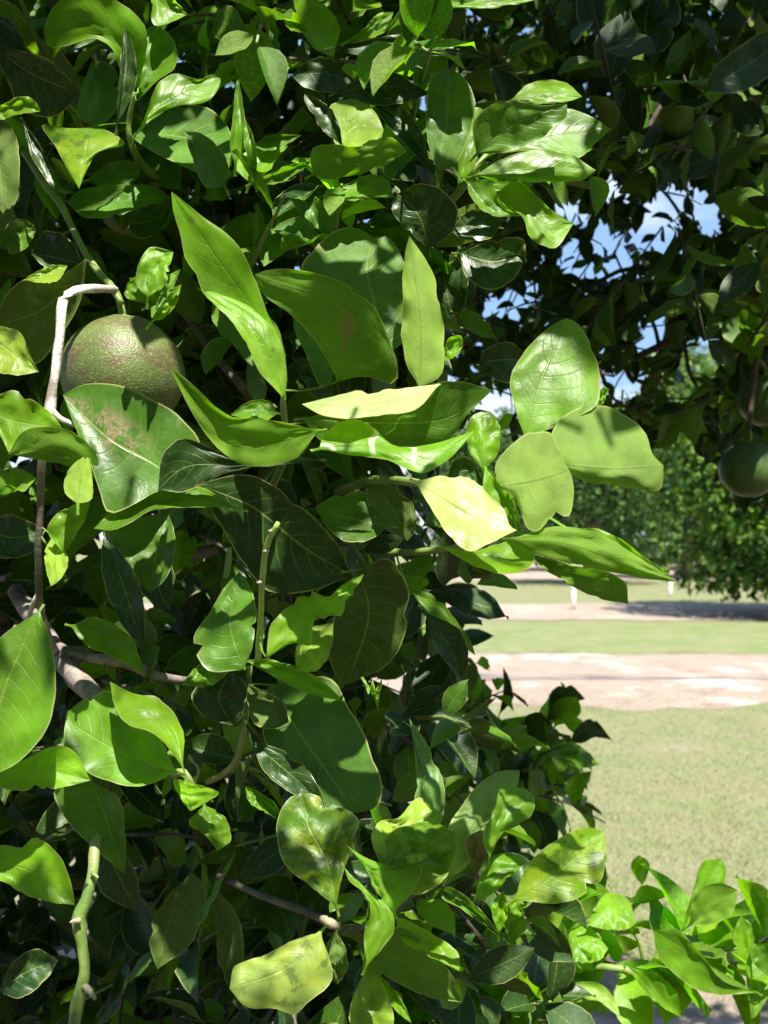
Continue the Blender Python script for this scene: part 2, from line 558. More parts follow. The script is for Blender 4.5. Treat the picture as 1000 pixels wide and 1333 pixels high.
def far_leaf_mat():
    m, t = new_mat('far foliage')
    ln = t.links.new
    o = nd(t, 'ShaderNodeOutputMaterial')
    ge = nd(t, 'ShaderNodeNewGeometry')
    oi = nd(t, 'ShaderNodeObjectInfo')
    hv = nd(t, 'ShaderNodeHueSaturation')
    ln(oi.outputs['Color'], hv.inputs['Color'])
    ln(step(t, ge.outputs['Random Per Island'], 0, 1, 0.35, 1.8), hv.inputs['Value'])
    ln(step(t, ge.outputs['Random Per Island'], 0, 1, 0.53, 0.475), hv.inputs['Hue'])  # brighter, yellower leaves at random put sunlit flecks into the colour
    p = nd(t, 'ShaderNodeBsdfPrincipled')
    p.inputs['Roughness'].default_value = 0.65
    p.inputs['Specular IOR Level'].default_value = 0.2
    ln(hv.outputs[0], p.inputs['Base Color'])
    tr = nd(t, 'ShaderNodeBsdfTranslucent')
    ln(mix_c(t, 1.0, hv.outputs[0], (1.5, 1.6, 0.6), 'MULTIPLY'), tr.inputs['Color'])
    ms = nd(t, 'ShaderNodeMixShader')
    ms.inputs[0].default_value = 0.18
    ln(p.outputs[0], ms.inputs[1]); ln(tr.outputs[0], ms.inputs[2]); ln(ms.outputs[0], o.inputs[0])
    return m


M_FARLEAF = far_leaf_mat()


def leaf_cloud(n, centers, radii, size, seed, zmin):
    """leaf-sized bent diamonds spread through a lumpy crown"""
    r = np.random.default_rng(seed)
    k = r.integers(0, len(centers), n)
    d = r.normal(size=(n, 3)); d /= np.linalg.norm(d, axis=1)[:, None]
    rad = np.array(radii)[k] * (0.72 + 0.33 * r.random(n) ** 0.6)[:, None]
    c = np.array(centers)[k] + d * rad
    c[:, 2] = np.where(c[:, 2] < zmin, zmin + r.random(n) * 0.5, c[:, 2])
    tdir = d * 0.7 + r.normal(size=(n, 3)) * 0.6 - np.array([0, 0, 0.25])
    tdir /= np.linalg.norm(tdir, axis=1)[:, None]
    up = np.array([0, 0, 1.0]) + r.normal(size=(n, 3)) * 0.7
    sdv = np.cross(tdir, up); sdv /= np.linalg.norm(sdv, axis=1)[:, None]
    s = size * (0.6 + 0.8 * r.random(n))[:, None]
    nor = np.cross(sdv, tdir)
    V = np.stack([c - tdir * s * .5, c - sdv * s * .27 + nor * s * .08, c + tdir * s * .5, c + sdv * s * .27 + nor * s * .08], 1)
    return V.reshape(-1, 3)


def fast_quads(name, V):
    n = len(V) // 4
    me = bpy.data.meshes.new(name)
    me.vertices.add(n * 4); me.loops.add(n * 4); me.polygons.add(n)
    me.vertices.foreach_set('co', V.ravel())
    me.loops.foreach_set('vertex_index', np.arange(n * 4, dtype=np.int32))
    me.polygons.foreach_set('loop_start', np.arange(0, n * 4, 4, dtype=np.int32))
    me.update(); me.validate()
    return me


def far_tree(name, label, loc, rx, h, n, size, color, seed, trunk_h=0.7, lumps=26, group=None):
    rr = random.Random(seed)
    t = thing(name, label, 'tree', loc, group)
    cs, rd = [], []
    for i in range(lumps):
        a = rr.random() * 6.283
        q = rr.random() ** 0.5
        zz = rr.random()
        prof = math.sin(math.pi * min(max(0.16 + 0.8 * zz, 0), 1)) ** 0.55
        cs.append((math.cos(a) * q * rx * 0.78 * prof, math.sin(a) * q * rx * 0.78 * prof, trunk_h * 0.6 + (h - trunk_h * 0.6) * (0.12 + 0.74 * zz)))
        s = rx * (0.26 + 0.2 * rr.random())
        rd.append((s, s, s * 0.85))
    V = leaf_cloud(n, cs, rd, size, seed, trunk_h * 0.35)
    cr = link('crown', fast_quads('crown', V), M_FARLEAF, t, loc)
    cr.color = (*color, 1)
    cr['kind'] = 'stuff'
    l = Vector(loc)
    tube_obj('trunk', t, M_DARKB, [l, l + Vector((0.05, 0, h * .25)), l + Vector((0.0, 0.1, h * .6))], [rx * .075, rx * .06, rx * .03], 8, 9)
    for k in range(3):
        a = k * 2.1 + rr.random()
        tube_obj('limb', t, M_DARKB, [l + Vector((0, 0, h * .2)), l + Vector((math.cos(a) * rx * .3, math.sin(a) * rx * .3, h * .42)),
                                      l + Vector((math.cos(a) * rx * .55, math.sin(a) * rx * .55, h * .66))], [rx * .05, rx * .035, rx * .015], 7, 7)
    return t


far_tree('citrus_tree', 'round dark green citrus tree across the sandy track at the right edge', (7.7, 21.0, 0), 2.75, 5.2, 17000, 0.185, (0.050, 0.110, 0.012), 5, 0.75, 40, 'trees beyond the track')
G3 = 'trees beyond the track'
far_tree('citrus_tree', 'far citrus tree left of the round dark one, half hidden by bright leaves', (6.6, 35.0, 0), 2.9, 5.2, 9000, 0.18, (0.035, 0.08, 0.016), 6, 0.8, 30, G3)
far_tree('citrus_tree', 'far citrus tree beyond the shorter white stake, paler than the round dark one', (11.2, 40.0, 0), 3.1, 6.2, 9000, 0.2, (0.045, 0.095, 0.022), 7, 0.8, 30, G3)
far_tree('citrus_tree', 'far citrus tree directly behind the taller white stake', (8.2, 49.0, 0), 3.6, 7.0, 9000, 0.24, (0.045, 0.09, 0.025), 8, 0.8, 30, G3)
far_tree('citrus_tree', 'leftmost far citrus tree, close beside the near foliage', (3.6, 47.0, 0), 3.2, 6.4, 9000, 0.23, (0.04, 0.085, 0.02), 14, 0.8, 30, G3)
far_tree('citrus_tree', 'far citrus tree peeping out behind the right side of the round dark one', (17.0, 46.0, 0), 3.6, 6.6, 8000, 0.24, (0.04, 0.085, 0.02), 15, 0.8, 30, G3)
far_tree('tall_tree', 'tall pale broadleaf tree on the skyline above the round dark citrus', (18.5, 68.0, 0), 5.5, 14.5, 13000, 0.42, (0.10, 0.17, 0.045), 9, 2.0, 40, G3)
far_tree('tall_tree', 'distant grey green tree on the skyline behind the nearer leaves', (8.5, 78.0, 0), 6.0, 10.5, 11000, 0.45, (0.075, 0.125, 0.045), 10, 1.2, 36, G3)
far_tree('tall_tree', 'distant wide tree at the right end of the skyline', (27.5, 75.0, 0), 6.5, 11.0, 9000, 0.45, (0.075, 0.13, 0.045), 12, 1.2, 36, G3)
# unseen row added behind the camera to cut sky light on the foliage
for bx, lb in ((-3.2, 'leftmost'), (1.4, 'middle'), (6.0, 'rightmost')):
    far_tree('citrus_tree', lb + ' of three citrus trees added for shade in the unseen row behind the camera', (bx, -4.9, 0), 2.6, 5.0, 7000, 0.18, (0.035, 0.09, 0.015), 16 + int(bx), 0.5, 30, 'unseen row behind the camera')

# white irrigation stakes
M_WHITE = simple_mat('white plastic', (0.78, 0.79, 0.8), (0.70, 0.71, 0.7), 30, 0.45)
for (px, py, d, h, lab) in ((747, 795, 22.3, 0.52, 'taller white irrigation stake on the bare soil strip'),
                            (873, 778, 27.2, 0.36, 'shorter white irrigation stake in grass beside round tree')):
    b = P(px, py, d); b.z = 0
    th = thing('irrigation_stake', lab, 'stake', b, 'white irrigation stakes')
    vs, fs = tube([b - Vector((0, 0, .05)), b + Vector((0, 0, h * .5)), b + Vector((0.006, 0, h * .86))], [.042, .042, .042], 10)
    link('stake_pipe', mesh('stake_pipe', [v - b for v in vs], fs), M_WHITE, th, b)
    vs, fs = tube([b + Vector((0.006, 0, h * .86)), b + Vector((0.006, 0, h * .93)), b + Vector((0.006, 0, h))], [.055, .055, .03], 10)
    link('stake_cap', mesh('stake_cap', [v - b for v in vs], fs), M_WHITE, th, b)
# ------------------------------------------------------------------ the near tree and its traced leaves
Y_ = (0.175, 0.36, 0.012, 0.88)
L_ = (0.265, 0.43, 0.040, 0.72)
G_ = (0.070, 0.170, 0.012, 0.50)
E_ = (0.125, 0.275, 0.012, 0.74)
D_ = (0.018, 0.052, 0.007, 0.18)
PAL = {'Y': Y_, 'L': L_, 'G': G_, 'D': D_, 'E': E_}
MATS = {'': M_LEAF, 'm': M_MOTT, 's': M_SCAR, 'w': M_BROWN, 'i': M_MINE, 'p': M_SPOT}

TREE_LOC = Vector((-1.05, 2.35, 0))
TREE = thing('citrus_tree', 'close-up citrus tree with glossy sunlit leaves filling the left side', 'tree', TREE_LOC, 'citrus trees')

HERO_SAMPLES = []          # world points on leaves that stand in the sun
HERO_COUNT = 0


def pts(s):
    return [tuple(float(q) for q in a.split(',')) for a in s.split()]


def H(branch, col, d, Ls, Ms, Rs, tilt=0.35, l=0.5, r=0.5, side='t', bow=0.3, tp=0.0, q=0.13, mat='', pet=14, lab=None, lit=None, bite=()):
    """one leaf: its left rim, midrib (base to tip) and right rim in photo pixels, at depth d metres;
    tilt leans the top away, l and r bring the rims forward, bow the middle, tp the tip (cm)"""
    global HERO_COUNT
    HERO_COUNT += 1
    if side == 't' and .34 < tilt < .76:
        tilt = tilt * .62 + random.uniform(-.12, .10)
    N, S = 26, 5
    bites = [(random.choice((-1, 1)), random.uniform(.25, .85), random.uniform(.015, .05), random.uniform(.12, .30)) for _ in range(random.choice((0, 0, 0, 1, 1, 2)))] + list(bite)
    if q == .13:
        q = {b_m.name: .24, b_k.name: .19, b_h.name: .18, b_g.name: .18}.get(branch.name, .14)
    wv = random.uniform(.5, 1.3)
    M = pts(Ms)
    A = catmull([M[0]] + pts(Ls) + [M[-1]], N)
    B = catmull(M, N)
    C = catmull([M[0]] + pts(Rs) + [M[-1]], N)
    yc = float(np.mean(B[:, 1]))
    us = [-1, -0.95] + [-(S - 1 - k) / S for k in range(0, S - 1)][0:] + [0] + [(k + 1) / S for k in range(S - 1)] + [0.95, 1]
    us = sorted(set(us))
    seed = Vector((HERO_COUNT * 3.17, HERO_COUNT * 1.3, 0))
    rows, uvs = [], []
    for i in range(N):
        v = i / (N - 1)
        env = math.sin(math.pi * min(max(v, 0.0), 1)) ** 0.75
        row = []
        for u in us:
            a = abs(u)
            E = A[i] if u < 0 else C[i]
            x = B[i][0] * (1 - a) + E[0] * a
            y = B[i][1] * (1 - a) + E[1] * a
            e = l if u < 0 else r
            cm = e * env * a ** (1.6 if abs(e) < .85 else 3.2) + bow * env + tp * v
            nn = noise.noise(seed + Vector((u * 2.2, v * 4.5, 0))) + 0.5 * noise.noise(seed + Vector((u * 5, v * 10, 4)))
            cm += q * 2.0 * nn * env
            if q > .24:
                cm += q * 0.9 * noise.noise(seed + Vector((u * 3.6, v * 11, 30))) * env
            cm += a * a * env * (0.34 + 1.2 * q) * wv * noise.noise(seed + Vector((u * 0.9, v * 7.0, 17)))
            # softly puffed between the side veins
            cm += 0.018 * math.sin((v * 9 - 2.1 * a ** 1.3) * 2 * math.pi) * a * env * 0.6
            if a > 0.9:      # fine teeth and waves along the rim
                k = 2.2 * wv * noise.noise(seed + Vector((v * 9, math.copysign(3, u), 5))) + 1.0 * noise.noise(seed + Vector((v * 26, u * 3, 9))) + 0.6 * noise.noise(seed + Vector((v * 60, u * 3, 2)))
                dx, dy = E[0] - B[i][0], E[1] - B[i][1]
                dl = math.hypot(dx, dy) + 1e-6
                k = max(-.1 * dl, min(.1 * dl, k))
                x += dx / dl * k * env; y += dy / dl * k * env
            for (bs, bv, bw, bd) in bites:
                if u * bs > .5:
                    k = bd * math.exp(-((v - bv) / bw) ** 2) * (a - .5) * 2
                    x += (B[i][0] - x) * k; y += (B[i][1] - y) * k
            dd = d + tilt * (yc - y) / F * d - cm / 100.0
            row.append(P(x, y, dd))
            uvs.append((u, v))
        rows.append(row)
    # petiole: a narrow neck running back from the base
    m0 = rows[0][len(us) // 2]
    bdir = (m0 - rows[2][len(us) // 2]).normalized() + Vector((0, 0.35, -0.1))
    bdir.normalize()
    across = (rows[2][-1] - rows[2][0])
    across = across.normalized() if across.length > 1e-5 else Vector((1, 0, 0))
    pl = pet / F * d
    end = m0 + bdir * pl
    near = min(LINES.get(branch.name, [end]), key=lambda z: (z - m0).length)
    if .006 < (near - m0).length < .045:
        end = near
    mid = m0.lerp(end, .5) + bdir * (end - m0).length * .2
    for i, (k, wd) in enumerate(((0.0, 0.0011), (0.35, .001), (0.7, 0.0010), (1.0, 0.0013))):
        c = m0 * (1 - k) ** 2 + mid * 2 * k * (1 - k) + end * k * k
        row = [c + across * wd * u + Vector((0, 0.0008 * u * u, 0)) for u in us]
        if i == 0:
            rows[0] = row
        else:
            rows.insert(0, row)
            uvs = [(u * 0.02, 0.0) for u in us] + uvs
    n = len(us)
    flip = side == 'b'
    base = rows[0][n // 2].copy()
    vs = [p - base for row in rows for p in row]
    fs = []
    for i in range(len(rows) - 1):
        for k in range(n - 1):
            a = i * n + k
            f = (a, a + 1, a + n + 1, a + n)
            fs.append(f[::-1] if flip else f)
    o = link('leaf', mesh('leaf', vs, fs, True, uvs), MATS[mat], branch, base)
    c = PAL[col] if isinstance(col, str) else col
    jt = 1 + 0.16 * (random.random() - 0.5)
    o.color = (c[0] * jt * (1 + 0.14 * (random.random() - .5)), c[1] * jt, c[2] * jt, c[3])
    if lab:
        o['label'] = lab
    if lit is None:
        lit = not isinstance(col, str) or col in ('Y', 'L') or (col == 'E' and side == 't')
    if lit:
        many = col in ('Y', 'L') or not isinstance(col, str)
        for i in ((10, 16, 22) if many else (12, 20)):
            for k in ((3, n - 4) if many else (n // 2,)):
                HERO_SAMPLES.append(rows[min(i, len(rows) - 1)][k])
    return o


LINES = {}


def branch(name, mat, px, rpx, n=16, sides=8, rough=0.22, parent=None):
    """px: 'x,y,d x,y,d ..' photo pixels and depth; rpx: radii in pixels"""
    p3 = pts(px)
    o = tube_obj(name, parent or TREE, mat, [P(*p) for p in p3], [r / F * p[2] for r, p in zip(rpx, p3)], n, sides, rough)
    w3 = [P(*p) for p in p3]
    LINES[o.name] = [w3[i].lerp(w3[i + 1], f / 6) for i in range(len(w3) - 1) for f in range(7)]
    return o


# woody frame of the tree: trunk, limbs and the branches one can see
T = TREE_LOC
tube_obj('trunk', TREE, M_BARK, [T - Vector((0, 0, .1)), T + Vector((.02, 0, .3)), T + Vector((-.03, .02, .7)), T + Vector((.02, 0, 1.0))], [.13, .1, .09, .085], 12, 14)
for e, r0 in (((-.55, 1.35, 1.0), .05), ((-.2, 1.5, 1.9), .05), ((-1.3, 1.4, 1.9), .05), ((-.35, 2.3, 2.3), .05), ((-1.6, 2.9, 2.1), .05), ((-.9, 1.3, 1.4), .045), ((-.15, 1.9, 1.2), .04)):
    s = T + Vector((0, 0, 0.75 + random.random() * .2))
    e = Vector(e)
    tube_obj('limb', TREE, M_BARK, [s, s.lerp(e, .35) + Vector((0, 0, .15)), s.lerp(e, .7) + Vector((0, 0, .1)), e], [r0, r0 * .8, r0 * .55, r0 * .3], 12, 10)

b_thick = branch('branch', M_BARK, '20,770,1.05 72,846,.93 100,882,.88 128,912,.86 180,990,.95', (11, 13, 14, 12, 10), 20, 10)
b_stub = branch('branch', M_BARK, '92,852,.9 125,857,.88 165,862,.88 205,880,.89 262,888,.93', (4, 7, 8, 6, 5), 14, 9)
b_white = branch('twig', M_PALE, '150,377,.80 118,375,.775 95,379,.755 84,388,.75 80,420,.748 74,470,.747 68,515,.746 65,533,.746 60,562,.747 53,615,.75', (5, 6, 6, 6.5, 6.5, 6, 6.5, 7.5, 5.5, 5), 30, 9, .35)
b_fork = branch('twig', M_PALE, '65,531,.746 78,545,.744 95,552,.742 112,560,.74 127,564,.739', (5, 4.2, 3.6, 3, 1.6), 12, 7, .3)
b_grey = branch('twig', M_BARK, '54,608,.752 52,675,.76 50,735,.77 52,785,.79 60,820,.82 72,850,.9', (5.5, 5, 5, 4.5, 5, 6), 22, 8, .3)
branch('twig', M_PALE, '38,800,.80 44,785,.79 50,770,.785', (3, 3.5, 2), 7, 6, .3)
b_up = branch('twig', M_GREENW, '30,196,.9 47,222,.88 62,245,.875 78,264,.87 95,298,.86 118,340,.84 142,370,.81 158,394,.795', (4.5, 4.8, 5.2, 5.6, 4.6, 4.6, 4.4, 4.4), 30, 8)
b_dark1 = branch('branch', M_DARKB, '195,330,1.0 232,392,.96 280,462,.93 328,522,.92 352,590,.95', (5, 6, 6, 6, 6), 18, 8)
b_dark2 = branch('branch', M_DARKB, '180,745,1.0 250,722,.95 330,709,.93 430,712,.9 470,715,.88', (9, 8, 7, 6, 5), 18, 8)
b_hz = branch('twig', M_GREENW, '440,713,.885 480,717,.86 535,719,.84 600,712,.80', (4, 4.5, 5, 4), 12, 8)
b_e = branch('shoot', M_GREENW, '330,722,.93 352,640,.86 372,590,.80 372,560,.77 368,520,.74 369,508,.735', (5, 5, 5, 4.5, 4, 3), 16, 8)
b_f = branch('shoot', M_GREENW, '440,640,.88 485,625,.80 540,628,.72 600,640,.68 645,634,.66 668,636,.65 690,605,.665', (6, 6, 5.5, 5, 4.5, 4, 3), 20, 8)
b_c = branch('shoot', M_GREENW, '535,340,1.0 575,278,.93 606,240,.90 622,216,.89 634,200,.895', (5.5, 5, 5, 4.5, 3), 16, 8)
b_a = branch('shoot', M_GREENW, '205,232,.92 185,215,.89 172,190,.86 168,160,.85 176,120,.84', (5, 5, 4.5, 4, 3), 14, 8)
branch('twig', M_BARK, '140,282,.93 165,300,.94 215,215,.95', (8, 9, 5), 10, 8)
b_k = branch('shoot', M_YOUNG, '336,862,.765 338,830,.75 340,795,.735 342,752,.718 347,712,.705 356,692,.698 362,680,.695', (5, 4.6, 4.2, 4, 4, 3.6, 2.8), 24, 8, .3)
branch('shoot', M_GREENW, '294,752,.79 297,735,.79 299,712,.79', (4, 4, 3), 8, 7, .3)
b_h = branch('shoot', M_GREENW, '270,1018,.9 290,1008,.85 307,992,.83 317,958,.815 322,905,.80 326,868,.785', (4, 4.4, 4.8, 4.4, 4, 3), 18, 8)
b_m = branch('branch', M_DARKB, '285,1140,.95 340,1166,.88 400,1188,.84 432,1203,.815 470,1208,.80 505,1196,.795 560,1150,.80 620,1178,.80', (4, 4.5, 5, 5, 4.5, 4, 4, 3), 30, 8)
branch('node', M_NODE, '418,1196,.812 430,1202,.803 443,1208,.806', (4, 7, 4), 8, 9, .4, parent=b_m)
b_j = branch('branch', M_GREENW, '128,1085,.80 124,1104,.79 120,1139,.78 113,1169,.775 103,1196,.772 107,1232,.77 110,1268,.768 100,1310,.765 94,1350,.765', (7.5, 7.5, 7, 7.2, 9.8, 7, 7.2, 8.8, 7.5), 44, 10, .2)
branch('thorn', M_NODE, '103,1198,.765 96,1199,.762 91,1201,.76', (5, 3, 1.2), 6, 6, .2, parent=b_j)
branch('bud', M_NODE, '110,1284,.763 117,1291,.758 124,1301,.755', (5, 4.5, 2.5), 6, 7, .4, parent=b_j)
branch('nub', M_GREENW, '120,1137,.775 125,1140,.772 128,1143,.77', (3, 2.5, 1.5), 5, 6, .2, parent=b_j)
for x, y in ((349, 716), (341, 757), (356, 690)):
    branch('nub', M_NODE, f'{x},{y},{.70 + max(0, y - 700) * .0003:.4f} {x - 4},{y + 2},{.697 + max(0, y - 700) * .0003:.4f} {x - 6},{y + 1},{.695 + max(0, y - 700) * .0003:.4f}', (3, 2.4, 1.2), 5, 6, .3, parent=b_k)
b_g = branch('shoot', M_GREENW, '228,1010,.80 236,1004,.79 243,1010,.785 262,1044,.80', (5, 6, 5, 3), 8, 7)
b_i = branch('branch', M_GREENW, '560,1270,1.15 640,1290,1.2 745,1260,1.2 815,1262,1.17 850,1280,1.2 920,1255,1.22 1010,1262,1.25', (5, 6, 5, 5, 4, 4, 3), 22, 8)

# --- upper left cluster
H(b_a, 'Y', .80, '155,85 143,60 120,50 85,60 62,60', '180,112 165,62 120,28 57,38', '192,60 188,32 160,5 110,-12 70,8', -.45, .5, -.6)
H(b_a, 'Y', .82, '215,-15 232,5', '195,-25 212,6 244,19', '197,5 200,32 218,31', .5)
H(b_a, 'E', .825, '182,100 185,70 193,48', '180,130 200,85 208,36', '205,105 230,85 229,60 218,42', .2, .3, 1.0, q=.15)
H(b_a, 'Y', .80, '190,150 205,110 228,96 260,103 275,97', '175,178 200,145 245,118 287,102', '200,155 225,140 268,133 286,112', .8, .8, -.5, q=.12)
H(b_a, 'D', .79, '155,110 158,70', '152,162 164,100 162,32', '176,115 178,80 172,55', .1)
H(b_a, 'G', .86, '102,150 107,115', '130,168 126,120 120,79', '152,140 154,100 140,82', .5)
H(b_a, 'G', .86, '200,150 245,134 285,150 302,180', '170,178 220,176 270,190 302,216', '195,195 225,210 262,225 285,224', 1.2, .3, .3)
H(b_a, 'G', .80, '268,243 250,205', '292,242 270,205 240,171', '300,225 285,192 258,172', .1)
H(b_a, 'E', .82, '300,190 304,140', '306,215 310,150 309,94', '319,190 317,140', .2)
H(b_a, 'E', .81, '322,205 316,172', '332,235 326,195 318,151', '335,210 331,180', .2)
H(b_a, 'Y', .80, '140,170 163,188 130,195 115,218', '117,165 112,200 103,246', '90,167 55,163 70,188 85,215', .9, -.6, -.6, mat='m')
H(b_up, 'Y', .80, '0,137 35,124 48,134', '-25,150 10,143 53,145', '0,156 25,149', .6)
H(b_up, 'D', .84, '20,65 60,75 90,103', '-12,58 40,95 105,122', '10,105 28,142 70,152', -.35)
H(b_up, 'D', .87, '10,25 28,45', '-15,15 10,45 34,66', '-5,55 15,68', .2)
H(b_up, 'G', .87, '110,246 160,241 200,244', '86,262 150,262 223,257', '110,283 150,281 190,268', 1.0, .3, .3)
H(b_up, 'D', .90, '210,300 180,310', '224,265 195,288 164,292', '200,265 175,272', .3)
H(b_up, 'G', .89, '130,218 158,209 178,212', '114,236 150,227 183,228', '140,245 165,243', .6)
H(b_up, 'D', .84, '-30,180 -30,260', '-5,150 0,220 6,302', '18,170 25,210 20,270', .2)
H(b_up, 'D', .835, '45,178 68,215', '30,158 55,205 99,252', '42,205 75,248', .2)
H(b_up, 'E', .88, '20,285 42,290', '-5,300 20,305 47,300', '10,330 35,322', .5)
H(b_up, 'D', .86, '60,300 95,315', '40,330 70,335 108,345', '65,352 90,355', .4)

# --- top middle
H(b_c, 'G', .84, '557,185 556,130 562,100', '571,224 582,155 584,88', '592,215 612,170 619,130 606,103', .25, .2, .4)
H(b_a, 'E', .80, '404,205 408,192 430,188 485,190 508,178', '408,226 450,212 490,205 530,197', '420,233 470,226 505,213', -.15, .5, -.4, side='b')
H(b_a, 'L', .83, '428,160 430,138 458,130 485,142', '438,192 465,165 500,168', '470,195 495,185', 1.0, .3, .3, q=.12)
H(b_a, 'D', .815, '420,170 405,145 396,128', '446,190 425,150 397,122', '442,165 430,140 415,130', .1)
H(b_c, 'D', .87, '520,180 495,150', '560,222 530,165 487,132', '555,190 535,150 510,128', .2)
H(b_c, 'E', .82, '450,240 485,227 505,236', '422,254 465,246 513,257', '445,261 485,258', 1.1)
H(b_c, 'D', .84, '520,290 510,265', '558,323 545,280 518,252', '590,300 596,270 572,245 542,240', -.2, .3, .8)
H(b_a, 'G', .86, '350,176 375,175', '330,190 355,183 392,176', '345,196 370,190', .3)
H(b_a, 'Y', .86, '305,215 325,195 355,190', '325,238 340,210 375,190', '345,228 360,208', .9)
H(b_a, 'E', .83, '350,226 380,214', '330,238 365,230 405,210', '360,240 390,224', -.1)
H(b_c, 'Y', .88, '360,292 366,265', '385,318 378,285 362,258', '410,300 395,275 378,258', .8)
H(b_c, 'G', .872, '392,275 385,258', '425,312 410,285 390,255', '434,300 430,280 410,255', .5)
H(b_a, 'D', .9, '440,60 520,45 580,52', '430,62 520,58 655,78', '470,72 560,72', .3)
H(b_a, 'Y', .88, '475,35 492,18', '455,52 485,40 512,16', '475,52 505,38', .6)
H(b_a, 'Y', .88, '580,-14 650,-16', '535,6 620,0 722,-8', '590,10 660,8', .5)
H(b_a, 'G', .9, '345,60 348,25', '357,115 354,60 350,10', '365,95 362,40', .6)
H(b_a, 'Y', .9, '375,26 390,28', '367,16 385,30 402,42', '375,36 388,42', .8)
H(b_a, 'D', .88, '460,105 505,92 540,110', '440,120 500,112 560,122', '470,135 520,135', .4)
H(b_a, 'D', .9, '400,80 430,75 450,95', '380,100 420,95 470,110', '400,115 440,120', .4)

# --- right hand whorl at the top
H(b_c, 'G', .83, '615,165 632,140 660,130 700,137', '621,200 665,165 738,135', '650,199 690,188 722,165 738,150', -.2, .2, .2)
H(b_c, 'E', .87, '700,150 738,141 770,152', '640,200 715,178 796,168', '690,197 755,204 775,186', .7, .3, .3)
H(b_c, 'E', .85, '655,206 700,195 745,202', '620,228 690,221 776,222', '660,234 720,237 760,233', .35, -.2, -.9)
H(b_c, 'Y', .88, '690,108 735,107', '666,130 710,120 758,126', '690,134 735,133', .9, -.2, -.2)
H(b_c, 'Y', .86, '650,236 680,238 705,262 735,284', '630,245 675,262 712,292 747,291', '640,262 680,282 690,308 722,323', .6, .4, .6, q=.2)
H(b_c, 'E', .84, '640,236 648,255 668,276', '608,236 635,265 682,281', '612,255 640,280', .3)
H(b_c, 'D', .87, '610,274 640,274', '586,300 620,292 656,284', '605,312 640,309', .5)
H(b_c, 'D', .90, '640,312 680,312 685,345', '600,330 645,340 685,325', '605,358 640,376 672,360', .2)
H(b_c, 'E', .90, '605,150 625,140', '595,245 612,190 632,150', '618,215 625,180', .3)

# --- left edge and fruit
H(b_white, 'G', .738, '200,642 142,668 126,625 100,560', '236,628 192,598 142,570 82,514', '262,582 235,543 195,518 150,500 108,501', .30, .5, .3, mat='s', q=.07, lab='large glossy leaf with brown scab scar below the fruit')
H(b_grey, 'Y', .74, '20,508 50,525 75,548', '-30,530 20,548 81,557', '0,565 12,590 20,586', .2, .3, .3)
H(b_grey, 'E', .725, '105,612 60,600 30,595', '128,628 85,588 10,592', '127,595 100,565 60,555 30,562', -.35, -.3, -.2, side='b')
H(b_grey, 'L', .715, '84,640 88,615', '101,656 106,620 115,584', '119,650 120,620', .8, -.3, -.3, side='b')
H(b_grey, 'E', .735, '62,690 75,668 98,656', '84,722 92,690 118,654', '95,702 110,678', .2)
H(b_grey, 'L', .73, '59,715 60,740', '68,699 72,735 66,763', '86,718 88,738 76,757', 1.0)
H(b_fork, 'D', .75, '122,600 128,560', '135,612 134,570 140,533', '142,590 143,560', .2)
H(b_up, 'L', .77, '0,425 25,432 42,468', '-20,430 10,455 51,484', '-10,480 25,488', .6, mat='m')
H(b_up, 'D', .80, '75,360 30,365 5,390', '112,338 60,400 -10,425', '105,390 70,450 45,475 15,440', -.5)
H(b_up, 'L', .79, '45,355 70,345', '32,364 60,356 88,346', '50,368 75,366', 1.0)
H(b_up, 'E', .712, '178,370 180,345 196,322', '192,388 200,350 226,328', '215,370 222,345', .5, q=.2)
H(b_up, 'E', .715, '165,388 166,370 180,360', '192,395 178,380 168,362', '200,385 195,368', .4)
H(b_up, 'E', .712, '198,415 208,385 225,362', '196,398 215,392 236,350', '200,380 215,360', .6, q=.2)
H(b_up, 'Y', .74, '204,405 222,378', '198,418 218,398 236,370', '212,415 230,395', .7)
H(b_dark1, 'G', .82, '300,445 284,430', '336,488 308,455 286,412', '335,455 318,428 300,412', .9, .3, .3)
H(b_dark1, 'E', .79, '345,548 318,545', '362,538 335,535 300,540', '350,522 325,522', .8)
H(b_grey, 'E', .80, '10,630 30,640', '-20,650 10,645 48,622', '0,610 25,610', .3)
H(b_grey, 'D', .84, '10,670 40,680', '-20,690 20,700 60,690', '0,725 40,720', .3)

# --- bright middle
H(b_e, 'Y', .725, '340,480 325,440 300,408 268,385 245,345 233,300 226,275', '369,518 352,440 318,385 282,335 223,249', '371,490 364,440 350,412 332,362 318,330 290,300 262,280 240,262', -.25, .9, -.4, q=.10)
H(b_e, 'Y', .712, '335,480 318,442 295,412 268,385', '370,519 348,455 318,415 256,374', '374,492 366,448 340,410 305,390', .15, .5, -.3, q=.1)
H(b_e, 'E', .74, '352,490 340,440 338,412', '368,518 362,470 345,412', '373,500 370,455 358,420', .6)
H(b_e, 'E', .715, '418,455 385,415 345,385 335,366', '440,496 452,450 459,410 332,357', '475,490 516,499 518,475 507,445 495,412 470,380 400,353 350,351', -.4, -.2, -.2, side='b', mat='p', q=.16, lab='shaded leaf with yellowish brown patches on its lower face')
H(b_e, 'G', .79, '435,430 392,352 408,326 440,299 468,298', '505,462 490,400 478,350 486,309', '527,440 528,350 515,318 503,308', .85, .2, .2, q=.12)
H(b_e, 'G', .76, '420,505 398,460 384,430', '433,494 410,450 381,408', '437,470 425,440 400,412', .8)
H(b_e, 'D', .78, '415,520 392,492', '442,524 410,490 378,464', '440,500 415,475', .1)
H(b_f, (.19, .32, .04, .7), .73, '528,470 523,400 525,350 528,325', '546,503 548,420 540,360 533,307', '574,490 577,430 570,385 562,350', .35, -.3, -.6, side='b', tp=.4)
